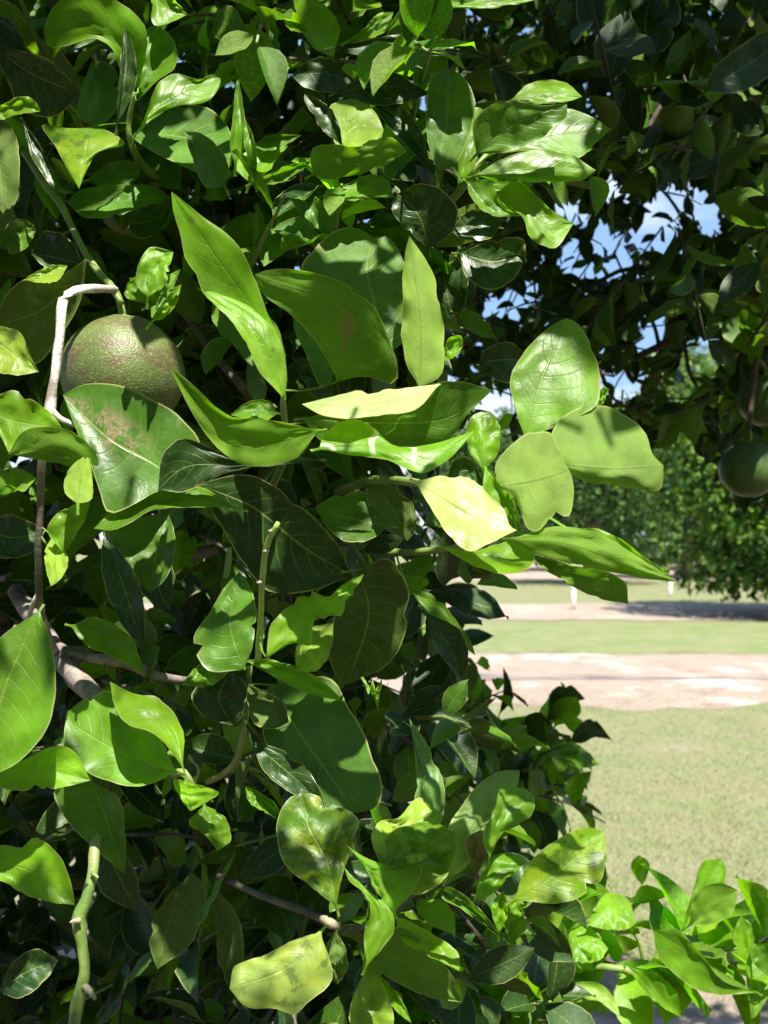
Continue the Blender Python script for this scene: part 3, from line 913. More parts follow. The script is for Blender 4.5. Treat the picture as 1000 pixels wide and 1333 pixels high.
H(b_f, 'Y', .745, '585,440 600,437', '573,470 588,455 603,451', '585,468 597,460', .5)
H(b_f, (.50, .58, .24, .6), .665, '540,534 500,540 450,545 418,540', '572,500 520,520 460,528 393,526', '545,503 510,507 470,508 430,517', 1.5, -.3, -.3, side='b', q=.12)
H(b_f, 'G', .69, '480,525 520,515 560,500 600,496', '395,545 500,550 580,545 641,508', '420,575 500,588 590,570 604,545', -.3, .2, .2)
H(b_f, 'Y', .655, '420,570 440,552 465,547 490,560 510,578 560,578', '417,584 470,580 540,590 618,561', '450,592 500,598 550,615 585,596', .9, -.3, -.4, mat='i', q=.1, lab='bright leaf with silvery winding leaf-miner trail')
H(b_e, 'Y', .675, '390,594 350,606 315,604 285,585 255,545 235,508', '413,561 350,575 290,558 222,478', '385,553 340,545 300,542 275,523 250,500', -.35, .5, .2, side='b')
H(b_e, 'D', .72, '385,603 300,614 240,640', '412,598 300,604 240,608 206,637', '350,588 300,595 262,577 235,571 212,592', .0, .3, .3)
H(b_e, 'E', .73, '270,660 200,664 150,690', '310,662 240,650 180,660 122,688', '260,634 200,634 150,660', .8)
H(b_e, 'D', .81, '320,618 370,640 410,675 440,710', '258,630 330,660 400,715 456,748', '285,680 315,730 350,770 410,768', -.05, .3, .3)
H(b_e, 'G', .83, '228,700 218,750', '218,665 205,715 196,772', '140,690 165,733 182,758', .5)
H(b_grey, 'D', .80, '172,740 188,790', '135,692 160,760 187,848', '132,740 150,800', .2)

# --- the bright whorl on the right
H(b_f, 'E', .665, '668,522 665,490 683,457 714,427', '684,570 702,500 722,455 737,414', '740,548 778,525 777,470 767,442 752,421', .55, .1, .6, q=.10)
H(b_f, (.16, .275, .045, .62), .635, '718,562 748,533 783,528 816,541 840,563 850,592', '724,603 790,610 830,608 864,606', '760,626 810,633 859,637', .35, -.5, -.9, side='b')
H(b_f, (.17, .285, .05, .62), .618, '645,605 683,567 714,563 727,585 733,598', '650,633 690,626 741,612', '672,652 690,690 733,683 747,650 745,622', .35, -.2, -.4, side='b', q=.1)
H(b_f, (.40, .50, .15, .5), .60, '575,619 607,621 634,640 657,665 664,685', '541,627 590,658 630,680 673,690', '560,660 585,697 610,718 640,706', .90, .2, .2)
H(b_f, 'Y', .67, '612,590 609,550 622,537', '630,613 628,575 640,537', '648,590 650,552', .6, -.4, -.4)
H(b_f, 'E', .68, '650,548 658,538', '645,560 655,548 668,540', '655,560 664,550', .6)
H(b_f, 'D', .67, '590,600 610,595', '582,625 608,612 634,640', '600,632 620,638', .2)
H(b_f, 'E', .655, '645,620 668,650', '632,606 655,650 680,695', '630,640 655,680', .0)
H(b_f, 'Y', .625, '620,716 655,706 690,695', '577,713 620,725 665,728 703,693', '610,733 655,747 690,738', 1.0, -.2, .6)
H(b_f, 'E', .61, '700,690 730,685 765,690 800,706 850,738', '666,702 740,708 800,728 882,757', '700,722 760,737 830,752', .1, -.3, -.5, side='b')
H(b_f, 'Y', .635, '770,687 805,700 838,724', '745,692 800,712 872,748', '780,712 830,740', .8)
H(b_f, 'G', .635, '745,735 790,745 814,757', '688,720 750,750 818,786', '715,745 775,778', -.5, .2, .2, side='b')
H(b_f, 'E', .66, '775,512 785,504', '775,530 782,515 793,506', '782,528 790,515', .4, q=.2)
H(b_hz, 'G', .80, '485,701 455,706 428,688', '506,684 460,676 410,660', '490,650 470,640 430,648', .9, .3, -.3)
H(b_hz, 'D', .81, '480,660 505,690', '478,628 510,660 531,704', '515,635 540,660 540,690', .1)

# --- lower left
H(b_stub, 'E', .80, '120,803 155,817 174,835', '93,815 140,830 188,876', '110,838 150,858', .5)
H(b_grey, 'E', .70, '64,825 73,880 70,920 55,960 20,995', '50,797 25,850 3,905 -22,1015', '0,830 -30,870 -50,930', .35, .5, .2, q=.1)
H(b_thick, 'Y', .73, '40,985 70,971 97,978', '-20,1012 50,1000 118,1016', '10,1028 70,1027', .6, .2, .2)
H(b_g, 'E', .77, '190,1022 150,1020 115,1005 85,975', '229,1005 160,980 100,945 86,928', '200,950 165,940 142,898 110,910', .7, .2, .4, q=.15)
H(b_g, 'Y', .745, '212,965 195,952 165,942 150,920', '238,999 225,955 185,922 143,887', '239,955 228,930 205,908 175,903', .8, .8, -.6, q=.2)
H(b_thick, 'G', .80, '155,1040 163,1090', '120,1018 140,1070 163,1138', '72,1028 85,1065 120,1102', .1)
H(b_j, 'Y', .725, '0,1100 28,1103 45,1090 72,1108 90,1140', '-35,1125 30,1130 98,1178', '0,1145 35,1165 70,1175', .5, .2, .2)
H(b_g, 'Y', .765, '285,1032 268,1045', '242,1017 247,1035 248,1056', '226,1015 236,1040', .7)
H(b_g, 'Y', .775, '292,1062 301,1092', '266,1048 272,1075 283,1108', '246,1072 268,1088', .6, -.6, .4, q=.2)
H(b_h, 'E', .77, '275,892 255,894', '302,872 275,875 236,892', '280,860 258,866', .9, -.5, .3)
H(b_h, 'D', .79, '262,930 250,905 265,885', '306,946 285,910 300,875', '318,925 320,890', .1)
H(b_h, 'D', .78, '325,930 335,946 360,948', '322,890 340,915 376,940', '345,900 370,915', .3)

# --- centre, lower
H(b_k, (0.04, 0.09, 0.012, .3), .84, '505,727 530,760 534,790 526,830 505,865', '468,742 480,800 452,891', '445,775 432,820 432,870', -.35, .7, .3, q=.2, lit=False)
H(b_k, 'Y', .735, '352,815 375,790 398,768 425,776 448,760', '347,857 385,812 430,785 474,747', '380,838 402,842 412,806 437,808 452,790', .7, .3, -.3, q=.16, bite=((1, .62, .035, .45), (1, .78, .03, .5), (1, .88, .025, .4), (-1, .55, .03, .4), (-1, .72, .04, .3)), lab='torn bright young leaf with ragged notched rim')
H(b_k, 'L', .765, '385,845 400,818', '386,874 405,845 434,811', '415,872 432,840', .5, side='b')
H(b_k, 'G', .775, '270,872 252,832 275,795 292,765', '318,872 300,810 312,744', '329,840 334,795 326,765', .25, .2, .2, q=.16)
H(b_k, 'Y', .76, '350,858 400,874 432,897', '320,860 380,876 447,913', '350,877 400,902', .7, .2, .2)
H(b_h, 'G', .785, '430,883 452,918 472,950 486,990 498,1022 492,1050', '350,892 395,962 430,1010 462,1058', '343,960 370,1000 400,1037 430,1054', .5, .3, .3, mat='', q=.14)
H(b_h, 'D', .76, '355,972 392,992 415,1025', '328,966 375,1005 422,1048', '345,1005 385,1035', .2, .3, .3)
H(b_m, 'G', .735, '400,1150 370,1125 361,1090 363,1060 378,1038', '438,1180 425,1120 402,1075 393,1032', '446,1140 463,1085 468,1070 452,1053 428,1048 415,1036', .5, .4, .3, q=.45, mat='m', lab='crinkled mottled leaf with puckered blade')
H(b_m, 'E', .775, '350,1060 325,1045', '367,1072 345,1045 319,1024', '360,1048 335,1030', .5)
H(b_m, 'L', .735, '484,1092 495,1070 520,1062 545,1038 560,1048', '500,1135 530,1085 566,1062', '540,1125 575,1100', .9, .3, .3, q=.4, mat='m')
H(b_m, 'E', .722, '505,1115 500,1092 535,1072 570,1072', '508,1150 540,1110 592,1085', '540,1165 575,1148 594,1112', .3, -.8, .3, q=.4, mat='m', lab='curled crinkled leaf with yellow blotches')
H(b_m, 'Y', .705, '490,1160 478,1135 462,1112', '513,1187 500,1150 450,1100', '540,1158 550,1127 515,1128 480,1118', .1, .3, -.4, side='b')
H(b_m, 'Y', .70, '475,1215 482,1182 470,1160 455,1147', '477,1258 498,1200 478,1160 448,1129', '500,1232 514,1208 510,1185 490,1167 470,1150', .6, .4, -.2, q=.15)
H(b_m, (.24, .33, .07, .6), .73, '433,1275 400,1305 385,1320 355,1313 320,1311', '417,1214 375,1258 299,1287', '392,1220 345,1243 306,1258', .5, -.5, -.7, q=.2, mat='m', lab='pale yellowish drooping leaf with rolled rim')
H(b_m, 'D', .76, '425,1230 422,1265', '438,1212 436,1250 440,1282', '450,1235 452,1262', .2)
H(b_m, 'G', .765, '520,1205 560,1235 598,1285', '482,1240 540,1260 602,1305', '500,1268 560,1298', -.3, .2, .2, side='b')
H(b_m, 'Y', .755, '535,1200 570,1220 597,1242', '514,1192 555,1228 598,1264', '525,1225 570,1250', .9, -.2, .5, q=.15)
H(b_m, 'L', .75, '455,1330 465,1285', '482,1360 480,1310 478,1262', '512,1340 500,1285', .4)
H(b_m, 'Y', .76, '505,1280 525,1305', '487,1262 510,1292 536,1332', '495,1285 520,1320', .9)

# --- lower middle spray
H(b_m, (.15, .26, .07, .5), .775, '541,1045 541,1000 538,965', '560,1090 557,1030 533,935', '576,1065 579,1032 570,998 555,966', .4, .4, .2)
H(b_m, (.17, .28, .08, .5), .765, '579,1090 600,1050 630,1015 655,1003', '583,1142 608,1090 645,1038 677,1003', '600,1135 640,1078 656,1045 674,1020', .45, -.5, .4)
H(b_m, 'G', .745, '608,1110 606,1092', '620,1142 622,1112 626,1080', '634,1112 640,1088', .2, mat='w', q=.3, lab='brown withered leaf scrap')
H(b_m, 'E', .74, '628,1090 645,1050 650,1028', '638,1116 652,1070 668,1024', '655,1085 690,1065 694,1038 685,1027', .5, .5, -.8, q=.22)
H(b_m, 'Y', .72, '684,1130 715,1100 750,1080 770,1077', '671,1172 730,1132 786,1082', '725,1176 755,1168 780,1150 790,1120', .55, .3, .2, mat='m', q=.12, lab='broad glossy leaf blotched yellow, at the tip of its spray')
H(b_m, 'E', .745, '625,1140 645,1114 668,1110', '618,1172 645,1135 686,1122', '640,1165 665,1140', .5, -.6, .4, q=.2)
H(b_m, 'G', .725, '635,1195 605,1165 585,1155', '657,1224 615,1185 571,1158', '630,1205 595,1180 578,1172', -.3, side='b')
H(b_m, 'Y', .735, '640,1190 642,1172', '650,1215 651,1185 656,1160', '660,1195 660,1175', .6)
H(b_m, 'E', .75, '655,1195 662,1180', '665,1230 668,1195 672,1172', '684,1210 682,1188', .4)
H(b_hz, 'E', .85, '565,775 592,805 613,835', '532,764 570,800 619,853', '548,790 590,832', .6, .2, .2)
H(b_hz, 'D', .83, '598,820 610,860', '553,797 585,840 600,882', '563,830 577,858', .1, mat='')
H(b_h, 'L', .80, '480,905 485,885', '475,888 485,905 492,924', '495,900 497,882', .4)

# --- lower right shoots, a step farther off
H(b_i, 'G', 1.12, '711,1260 715,1215', '726,1290 727,1235 728,1177', '745,1265 738,1215', .0, lit=False)
H(b_i, 'Y', 1.16, '740,1235 745,1208 765,1205', '740,1245 765,1225 792,1235', '750,1252 780,1250', .8, -.3, -.3)
H(b_i, 'Y', 1.17, '775,1180 790,1163 815,1168', '765,1205 795,1185 828,1202', '790,1210 815,1210', .9, -.3, -.3)
H(b_i, 'Y', 1.13, '850,1265 880,1290', '817,1257 850,1285 888,1325', '835,1285 865,1312', .4)
H(b_i, 'E', 1.12, '940,1275 905,1232 880,1210', '985,1292 930,1260 850,1211', '940,1295 900,1285 858,1245', -.1, side='b')
H(b_i, 'Y', 1.15, '893,1190 905,1150 915,1122', '889,1210 910,1170 940,1117', '910,1175 943,1150 944,1125', .5)
H(b_i, 'E', 1.12, '900,1180 915,1155 940,1150', '898,1205 930,1180 960,1158', '925,1204 955,1185', -.1, side='b')
H(b_i, 'Y', 1.13, '955,1230 960,1200', '978,1262 970,1230 965,1192', '982,1240 978,1205', .4)
H(b_i, 'E', 1.12, '985,1260 978,1240', '1010,1275 1000,1250 982,1228', '1020,1250 1005,1230', .0)
H(b_i, 'L', 1.15, '740,1280 780,1280 800,1300', '700,1290 760,1292 808,1325', '730,1296 780,1305', .8)
H(b_i, 'D', 1.75, '718,900 728,893 745,893', '712,938 730,912 762,910', '730,935 748,915', -.1)
H(b_i, 'D', 1.75, '752,945 770,935', '742,965 765,950 797,963', '755,968 775,960', .0)
H(b_i, 'G', 1.8, '690,1000 715,985', '680,1015 715,1000 768,1008', '700,1020 740,1018', .2)
H(b_i, 'D', 1.8, '655,905 656,880', '650,930 655,900 655,868', '668,910 664,885', .1)
H(b_c, 'D', .92, '563,390 562,345', '590,418 580,370 575,325', '606,395 605,345', -.1)
H(b_hz, 'D', .93, '632,455 665,446', '622,472 655,468 690,470', '640,492 670,498', .1)
H(b_c, 'G', .91, '610,404 632,415', '596,408 620,422 646,441', '606,425 628,438', .6)
H(b_j, 'D', .95, '15,1255 45,1235', '0,1290 35,1265 76,1250', '25,1300 60,1275', .3)
H(b_j, 'D', 1.0, '205,1185 195,1230', '250,1135 225,1185 205,1262', '268,1160 250,1225', .0)
H(b_j, 'D', .98, '282,1200 285,1255', '272,1150 298,1215 305,1300', '308,1190 318,1250', .0)
H(b_j, 'D', .97, '140,1300 155,1260', '118,1340 145,1290 170,1236', '150,1320 165,1275', .2)
for q in (b_white, b_fork, b_j, b_k):
    HERO_SAMPLES.extend(LINES[q.name][::3])
for fx, fy in ((130, 470), (160, 490), (190, 505), (150, 520), (120, 505)):
    HERO_SAMPLES.append(P(fx, fy, .755))
# ------------------------------------------------------------------ ordinary leaves, on shoots
def leaf_shape(fold, curl, side_curl, wav, width, seed):
    """unit-length citrus leaf along +Y, upper face +Z, petiole included"""
    us = (-1, -0.93, -0.5, 0, 0.5, 0.93, 1)
    vs_, uv = [], []
    prof = [(-.14, .018), (-.02, .014), (0, .03), (.1, .42), (.25, .80), (.42, 1), (.6, .95), (.76, .70), (.89, .36), (1.0, .02)]
    sd_ = Vector((seed * 7.7, seed * 2.1, 0))
    for (v, wv) in prof:
        for u in us:
            hw = width * 0.5 * wv
            x = u * hw
            z = abs(u) ** 1.4 * hw * fold
            z += curl * (v * v) * -1 + side_curl * u * v * 0.25
            nn = noise.noise(sd_ + Vector((u * 1.5, v * 4, 0)))
            z += wav * nn * wv * (0.4 + 0.6 * abs(u))
            yv = v * (1 - 0.25 * abs(curl) * v)
            vs_.append((x, yv, z))
            uv.append((u, max(v, 0)))
    n = len(us)
    fs = [(i * n + k, i * n + k + 1, (i + 1) * n + k + 1, (i + 1) * n + k) for i in range(len(prof) - 1) for k in range(n - 1)]
    return np.array(vs_), fs, np.array(uv)


rs = random.Random(3)
SHAPES = [leaf_shape(rs.uniform(.05, .75), rs.uniform(-.05, .40), rs.uniform(-.3, .3), rs.uniform(.05, .16), rs.uniform(.42, .58), i + 1) for i in range(10)]
SHAPE_ME = []
for i, (v_, f_, u_) in enumerate(SHAPES):
    SHAPE_ME.append(mesh('leaf_blade', v_, f_, True, u_))
    SHAPE_ME[-1].materials.append(M_LEAF)
SHAPE_STEM = None


def basis(t, up):
    t = t.normalized()
    n = up - t * up.dot(t)
    if n.length < 1e-3:
        n = Vector((0.3, -1, 0.2)); n = n - t * n.dot(t)
    n.normalize()
    x = t.cross(n)
    return Matrix((x, t, n)).transposed()


def shoot(p, s, rnd, n=7, length=.16, size=.085, pal=('D', 'D', 'G'), jit=.5):
    """one leafy shoot starting at p along s: (stem points, leaves)"""
    s = s.normalized()
    a = s.cross(Vector((.2, .3, .93))).normalized()
    b = s.cross(a)
    ph = rnd.random() * 6.28
    stem, leaves = [], []
    sag = Vector((0, 0, -1)) * rnd.uniform(.0, .35)
    for i in range(n):
        f = (i + .5) / n
        q = p + s * length * f + sag * length * f * f
        stem.append(q)
        ph += 2.4 + rnd.uniform(-.4, .4)
        rad = a * math.cos(ph) + b * math.sin(ph)
        t = s * rnd.uniform(.35, .9) + rad * rnd.uniform(.6, 1.1) + Vector((0, 0, rnd.uniform(-.5, .15)))
        up = Vector((0, 0, 1)) * .9 + s * .5 + Vector((rnd.gauss(0, jit), rnd.gauss(0, jit), rnd.gauss(0, jit)))
        sz = size * rnd.uniform(.6, 1.2) * (1.0 - .35 * f * f)
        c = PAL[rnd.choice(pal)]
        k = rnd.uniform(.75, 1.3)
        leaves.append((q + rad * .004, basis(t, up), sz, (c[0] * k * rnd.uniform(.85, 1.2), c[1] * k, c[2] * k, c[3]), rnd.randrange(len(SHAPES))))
    return stem, leaves


def right_edge(y):
    ys = [-400, 0, 120, 250, 330, 420, 560, 650, 740, 800, 860, 930, 1000, 1100, 1200, 1333, 1700]
    xs = [650, 630, 620, 620, 590, 575, 560, 590, 640, 625, 612, 590, 560, 570, 610, 680, 850]
    return float(np.interp(y, ys, xs))


SHOOTS = []
rf = random.Random(21)


def fill(count, dlo, dhi, xlo, ylo, yhi, shrink, size, pal, outw):
    k = 0
    while k < count:
        y = rf.uniform(ylo, yhi)
        xe = right_edge(y) - shrink
        x = rf.uniform(xlo, xe)
        d = rf.uniform(dlo, dhi)
        p = P(x, y, d)
        if p.z < .12 or (x < 330 and y > 1010 and d < 1.35 and rf.random() < .75):
            continue
        s = Vector((rf.gauss(.15, .55), rf.gauss(-.75, .35), rf.gauss(.15, .5))) * outw + Vector((rf.gauss(0, .4), 0, rf.gauss(0, .4)))
        st, lv = shoot(p, s, rf, 7, .16, size, pal)
        ok = []
        for q in lv:
            c = proj(q[0] + q[1] @ Vector((0, q[2] * .7, 0)))
            if c is None or c[0] < right_edge(c[1]) + 25 + (400 if c[1] < 300 or c[1] > 930 else 0):
                ok.append(q)
        if ok:
            SHOOTS.append((st if len(ok) > 4 else st[:2], ok))
        k += 1


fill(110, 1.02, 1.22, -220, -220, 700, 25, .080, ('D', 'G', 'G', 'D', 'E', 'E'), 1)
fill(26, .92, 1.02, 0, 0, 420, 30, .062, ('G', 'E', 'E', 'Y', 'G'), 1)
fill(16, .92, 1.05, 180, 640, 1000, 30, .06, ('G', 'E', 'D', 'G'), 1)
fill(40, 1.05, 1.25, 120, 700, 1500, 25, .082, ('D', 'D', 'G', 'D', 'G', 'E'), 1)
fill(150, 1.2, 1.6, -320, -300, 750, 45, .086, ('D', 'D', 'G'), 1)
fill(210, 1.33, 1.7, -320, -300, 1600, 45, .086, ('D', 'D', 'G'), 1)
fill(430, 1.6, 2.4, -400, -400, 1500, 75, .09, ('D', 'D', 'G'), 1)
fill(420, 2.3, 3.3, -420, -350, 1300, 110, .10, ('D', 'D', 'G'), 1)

fill(70, 1.0, 1.5, 250, 1040, 1420, 20, .085, ('D', 'D', 'G'), 1)
fill(130, 1.45, 2.3, -60, 930, 1420, 30, .09, ('D', 'D', 'G'), 1)
fill(34, .97, 1.25, 320, 370, 640, 20, .08, ('D', 'D', 'G'), 1)
fill(80, 1.3, 2.2, 60, -20, 360, 30, .09, ('D', 'D', 'G'), 1)
# the low skirt of the tree, farther round
SK = [(560, 880), (600, 870), (650, 885), (690, 900), (735, 925), (760, 950), (745, 1000), (735, 1050), (700, 1090), (640, 1120), (560, 1130)]


def inside(x, y, poly):
    r = False
    j = len(poly) - 1
    for i in range(len(poly)):
        if (poly[i][1] > y) != (poly[j][1] > y) and x < (poly[j][0] - poly[i][0]) * (y - poly[i][1]) / (poly[j][1] - poly[i][1]) + poly[i][0]:
            r = not r
        j = i
    return r


k = 0
while k < 34:
    x, y = rf.uniform(540, 725), rf.uniform(880, 1130)
    if inside(x, y, SK):
        SHOOTS.append(shoot(P(x - 18, y, rf.uniform(1.65, 2.15)), Vector((rf.gauss(.5, .35), rf.gauss(-.3, .4), rf.gauss(.15, .35))), rf, 7, .12, .085, ('D', 'G', 'G', 'E', 'E')))
        SHOOTS[-1] = (SHOOTS[-1][0], [q for q in SHOOTS[-1][1] if (lambda c: c[0] < 790 and c[1] > 862 + max(0, c[0] - 690) * .5)(proj(q[0] + q[1] @ Vector((0, q[2] * .8, 0))))])
        k += 1
# and its bright young growth low on the right
for (x, y, d) in ((700, 1200, 1.2), (690, 1250, 1.22), (745, 1225, 1.26), (640, 1265, 1.15), (700, 1310, 1.2), (775, 1250, 1.24), (600, 1300, 1.1),
                  (655, 1220, 1.25), (640, 1330, 1.1), (910, 1245, 1.22), (960, 1245, 1.24), (1000, 1262, 1.22), (930, 1275, 1.26), (560, 1330, 1.05), (740, 1320, 1.2), (830, 1265, 1.2), (865, 1250, 1.24), (800, 1225, 1.26), (985, 1230, 1.2)):
    SHOOTS.append(shoot(P(x, y, d), Vector((rf.gauss(.3, .4), rf.gauss(-.3, .4), rf.gauss(.4, .3))), rf, 6, .08, .088, ('Y', 'Y', 'E', 'Y')))
for (x, y, d) in ((480, 1240, .84), (560, 1210, .84), (600, 1190, .86), (640, 1240, .88), (520, 1290, .85), (590, 1270, .9), (450, 1300, .86), (670, 1200, .9), (545, 1150, .83)):
    SHOOTS.append(shoot(P(x, y, d), Vector((rf.gauss(.1, .5), rf.gauss(-.2, .3), rf.gauss(.4, .4))), rf, 5, .06, .055, ('G', 'E', 'D')))

# canopy above the frame, arching towards the camera; gaps left where the sun comes through to the lit leaves
HS = np.array([list(p) for p in HERO_SAMPLES])
ts = np.array(list(to_sun))


def in_way(c, rad):
    v = np.array(c)[None, :] - HS
    al = v @ ts
    pd = np.linalg.norm(v - al[:, None] * ts[None, :], axis=1)
    return bool(np.any((al > 0.03) & (pd < rad)))


k = 0
while k < 760:
    p = Vector((rf.uniform(-1.5, .30), rf.uniform(-.15, 1.75), rf.uniform(1.95, 2.75)))
    if p.z < CAMZ + p.y * .53 + .10:
        continue
    k += 1
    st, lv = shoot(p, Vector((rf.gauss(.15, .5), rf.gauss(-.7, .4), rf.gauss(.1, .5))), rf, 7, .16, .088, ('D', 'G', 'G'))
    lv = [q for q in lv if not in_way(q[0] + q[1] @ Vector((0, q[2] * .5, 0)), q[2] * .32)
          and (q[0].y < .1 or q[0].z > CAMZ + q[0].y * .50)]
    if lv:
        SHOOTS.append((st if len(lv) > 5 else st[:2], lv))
# crown behind and to the left, seen only from elsewhere
for _ in range(150):
    a = rf.uniform(0, 6.283)
    z = rf.uniform(.3, 3.0)
    rr = 1.5 * math.sqrt(max(.1, 1 - ((z - 1.5) / 1.7) ** 2))
    p = T + Vector((math.cos(a) * rr, math.sin(a) * rr, z))
    if p.y < 2.2 and p.x > -1.6:
        continue
    c = proj(p)
    if c and -100 < c[1] < 1450 and c[0] > right_edge(c[1]) - 90:
        continue
    SHOOTS.append(shoot(p, Vector((math.cos(a), math.sin(a), rf.uniform(-.3, .5))), rf, 8, .2, .1, ('D', 'G')))


def merged_leaves(name, leaves, parent):
    nv = len(SHAPES[0][0])
    f0 = np.array(SHAPES[0][1], dtype=np.int32)
    n = len(leaves)
    V = np.empty((n, nv, 3)); U = np.empty((n, nv, 2)); Cc = np.empty((n, nv, 4))
    for i, (p, R, s, c, k) in enumerate(leaves):
        V[i] = (SHAPES[k][0] * s) @ np.array(R).T + np.array(p)
        U[i] = SHAPES[k][2]
        Cc[i] = c
    org = WLOC[parent.name]
    V -= np.array(org)
    Fc = (f0[None] + (np.arange(n) * nv)[:, None, None]).reshape(-1, 4)
    nf = len(Fc)
    me = bpy.data.meshes.new(name)
    me.vertices.add(n * nv); me.loops.add(nf * 4); me.polygons.add(nf)
    me.vertices.foreach_set('co', V.ravel())
    me.loops.foreach_set('vertex_index', Fc.ravel().astype(np.int32))
    me.polygons.foreach_set('loop_start', np.arange(0, nf * 4, 4, dtype=np.int32))
    me.polygons.foreach_set('use_smooth', np.ones(nf, dtype=bool))
    lay = me.uv_layers.new(name='UVMap')
    lay.data.foreach_set('uv', U.reshape(-1, 2)[Fc.ravel()].astype(np.float32).ravel())
    at = me.attributes.new('tint', 'FLOAT_COLOR', 'POINT')
    at.data.foreach_set('color', Cc.astype(np.float32).ravel())
    me.update(); me.validate()
    o = link(name, me, M_STUFF, parent, org)
    o['kind'] = 'stuff'
    return o


def merged_stems(name, stems, parent, mat, r=.0022):
    V, Fc = [], []
    org = WLOC[parent.name]
    for st in stems:
        if len(st) < 2:
            continue
        vs, fs = tube([st[0], st[len(st) // 2], st[-1]], [r, r * .8, r * .45], 5, cap=False)
        b = len(V)
        V += [v - org for v in vs]
        Fc += [tuple(i + b for i in f) for f in fs]
    o = link(name, mesh(name, V, Fc), mat, parent, org)
    o['kind'] = 'stuff'
    return o


def pick_visible(shoots, n, front=()):
    """score leaves by how many cells of a coarse picture they show in; the n largest first"""
    Wc, Hc = 250, 334
    cov = np.zeros((Hc, Wc), dtype=bool)
    yy_, xx_ = np.mgrid[0:Hc, 0:Wc]
    items = [(None, proj(p), .03) for p in front]
    for si, (st, lv) in enumerate(shoots):
        for li, q in enumerate(lv):
            items.append(((si, li), proj(q[0] + q[1] @ Vector((0, q[2] * .5, 0))), q[2] * .33))
    items = [i for i in items if i[1] is not None]
    items.sort(key=lambda i: i[1][2])
    res = []
    for key, (x, y, d), rad in items:
        r = rad * F / d / 4
        cx, cy = x / 4, y / 4
        if cx + r < 0 or cx - r > Wc or cy + r < 0 or cy - r > Hc:
            continue
        x0, x1, y0, y1 = max(int(cx - r), 0), min(int(cx + r) + 2, Wc), max(int(cy - r), 0), min(int(cy + r) + 2, Hc)
        m = (xx_[y0:y1, x0:x1] - cx) ** 2 + (yy_[y0:y1, x0:x1] - cy) ** 2 < r * r
        sub = cov[y0:y1, x0:x1]
        vis = int((m & ~sub).sum())
        sub |= m
        if key is not None and vis > 3:
            res.append((vis, key))
    res.sort(reverse=True)
    return {k for _, k in res[:n]}


def place_leaf(q, parent):
    p, R, s, c, k = q
    o = bpy.data.objects.new('leaf', SHAPE_ME[k])
    COL.objects.link(o)
    o.parent = parent
    o.matrix_local = Matrix.Translation(p - WLOC[parent.name]) @ R.to_4x4() @ Matrix.Scale(s, 4)
    o.color = c
    return o


def build_foliage(tree, shoots, chosen, wood):
    rest, stems = [], []
    for si, (st, lv) in enumerate(shoots):
        mine = [li for li in range(len(lv)) if (si, li) in chosen]
        if len(mine) >= 2 and len(st) > 2:
            vs, fs = tube([st[0], st[len(st) // 2], st[-1]], [.0024, .002, .0011], 6)
            par = link('shoot', mesh('shoot', [v - st[0] for v in vs], fs), wood, tree, st[0])
        else:
            par = tree
            stems.append(st)
        for li, q in enumerate(lv):
            if li in mine:
                place_leaf(q, par)
            else:
                rest.append(q)
    merged_leaves('foliage', rest, tree)
    merged_stems('twig_mass', stems, tree, M_DARKB)


vis = pick_visible(SHOOTS, 300 - HERO_COUNT, HERO_SAMPLES)
build_foliage(TREE, SHOOTS, vis, M_GREENW)

# ------------------------------------------------------------------ the neighbouring tree overhead on the right
T2 = Vector((2.15, 2.3, 0))
NEXT = thing('citrus_tree', 'shaded citrus tree overhanging the upper right, blue sky in its gaps', 'tree', T2, 'citrus trees')
tube_obj('trunk', NEXT, M_BARK, [T2 - Vector((0, 0, .1)), T2 + Vector((0, 0, .5)), T2 + Vector((-.05, 0, 1.1))], [.13, .1, .08], 10, 12)
for e in ((1.0, 2.0, 2.3), (.62, 1.8, 2.05), (1.3, 1.6, 2.6), (2.4, 3.0, 2.6), (2.9, 1.9, 2.4), (1.2, 2.2, 1.75)):
    s = T2 + Vector((-.05, 0, .95))
    e = Vector(e)
    tube_obj('limb', NEXT, M_DARKB, [s, s.lerp(e, .4) + Vector((0, 0, .2)), s.lerp(e, .75) + Vector((0, 0, .1)), e], [.05, .035, .022, .009], 12, 9)
for px, rp in (('1120,240,2.0 960,300,2.0 880,340,2.0 800,355,2.0 735,400,2.0', (8, 6, 4.5, 3, 2)),
               ('1100,380,1.95 940,400,1.95 850,455,1.95 790,475,1.95 700,470,1.98 640,440,2.0', (9, 7, 5, 4, 3, 2)),
               ('905,330,2.05 880,270,2.05 850,235,2.05', (3, 2.4, 1.5)),
               ('860,460,1.97 850,420,1.97 830,395,2.0 800,330,2.0', (3, 2.6, 2, 1.5)),
               ('890,440,1.98 900,490,2.0 930,530,2.0', (3, 2.5, 1.5)),
               ('780,480,1.95 800,520,1.95 845,545,1.97', (3, 2.2, 1.2)),
               ('700,90,1.9 720,60,1.9 735,20,1.9 740,-60,1.9', (3.5, 4, 5, 6)),
               ('1100,60,1.5 1010,85,1.5 930,120,1.5 880,108,1.5', (6, 5, 4, 3)),
               ('870,120,1.5 840,180,1.5 832,250,1.5', (3.5, 3, 2)),
               ('1000,420,1.5 985,470,1.5 975,560,1.5', (4, 4, 3.5))):
    branch('branch', M_DARKB, px, rp, 16, 7, parent=NEXT)

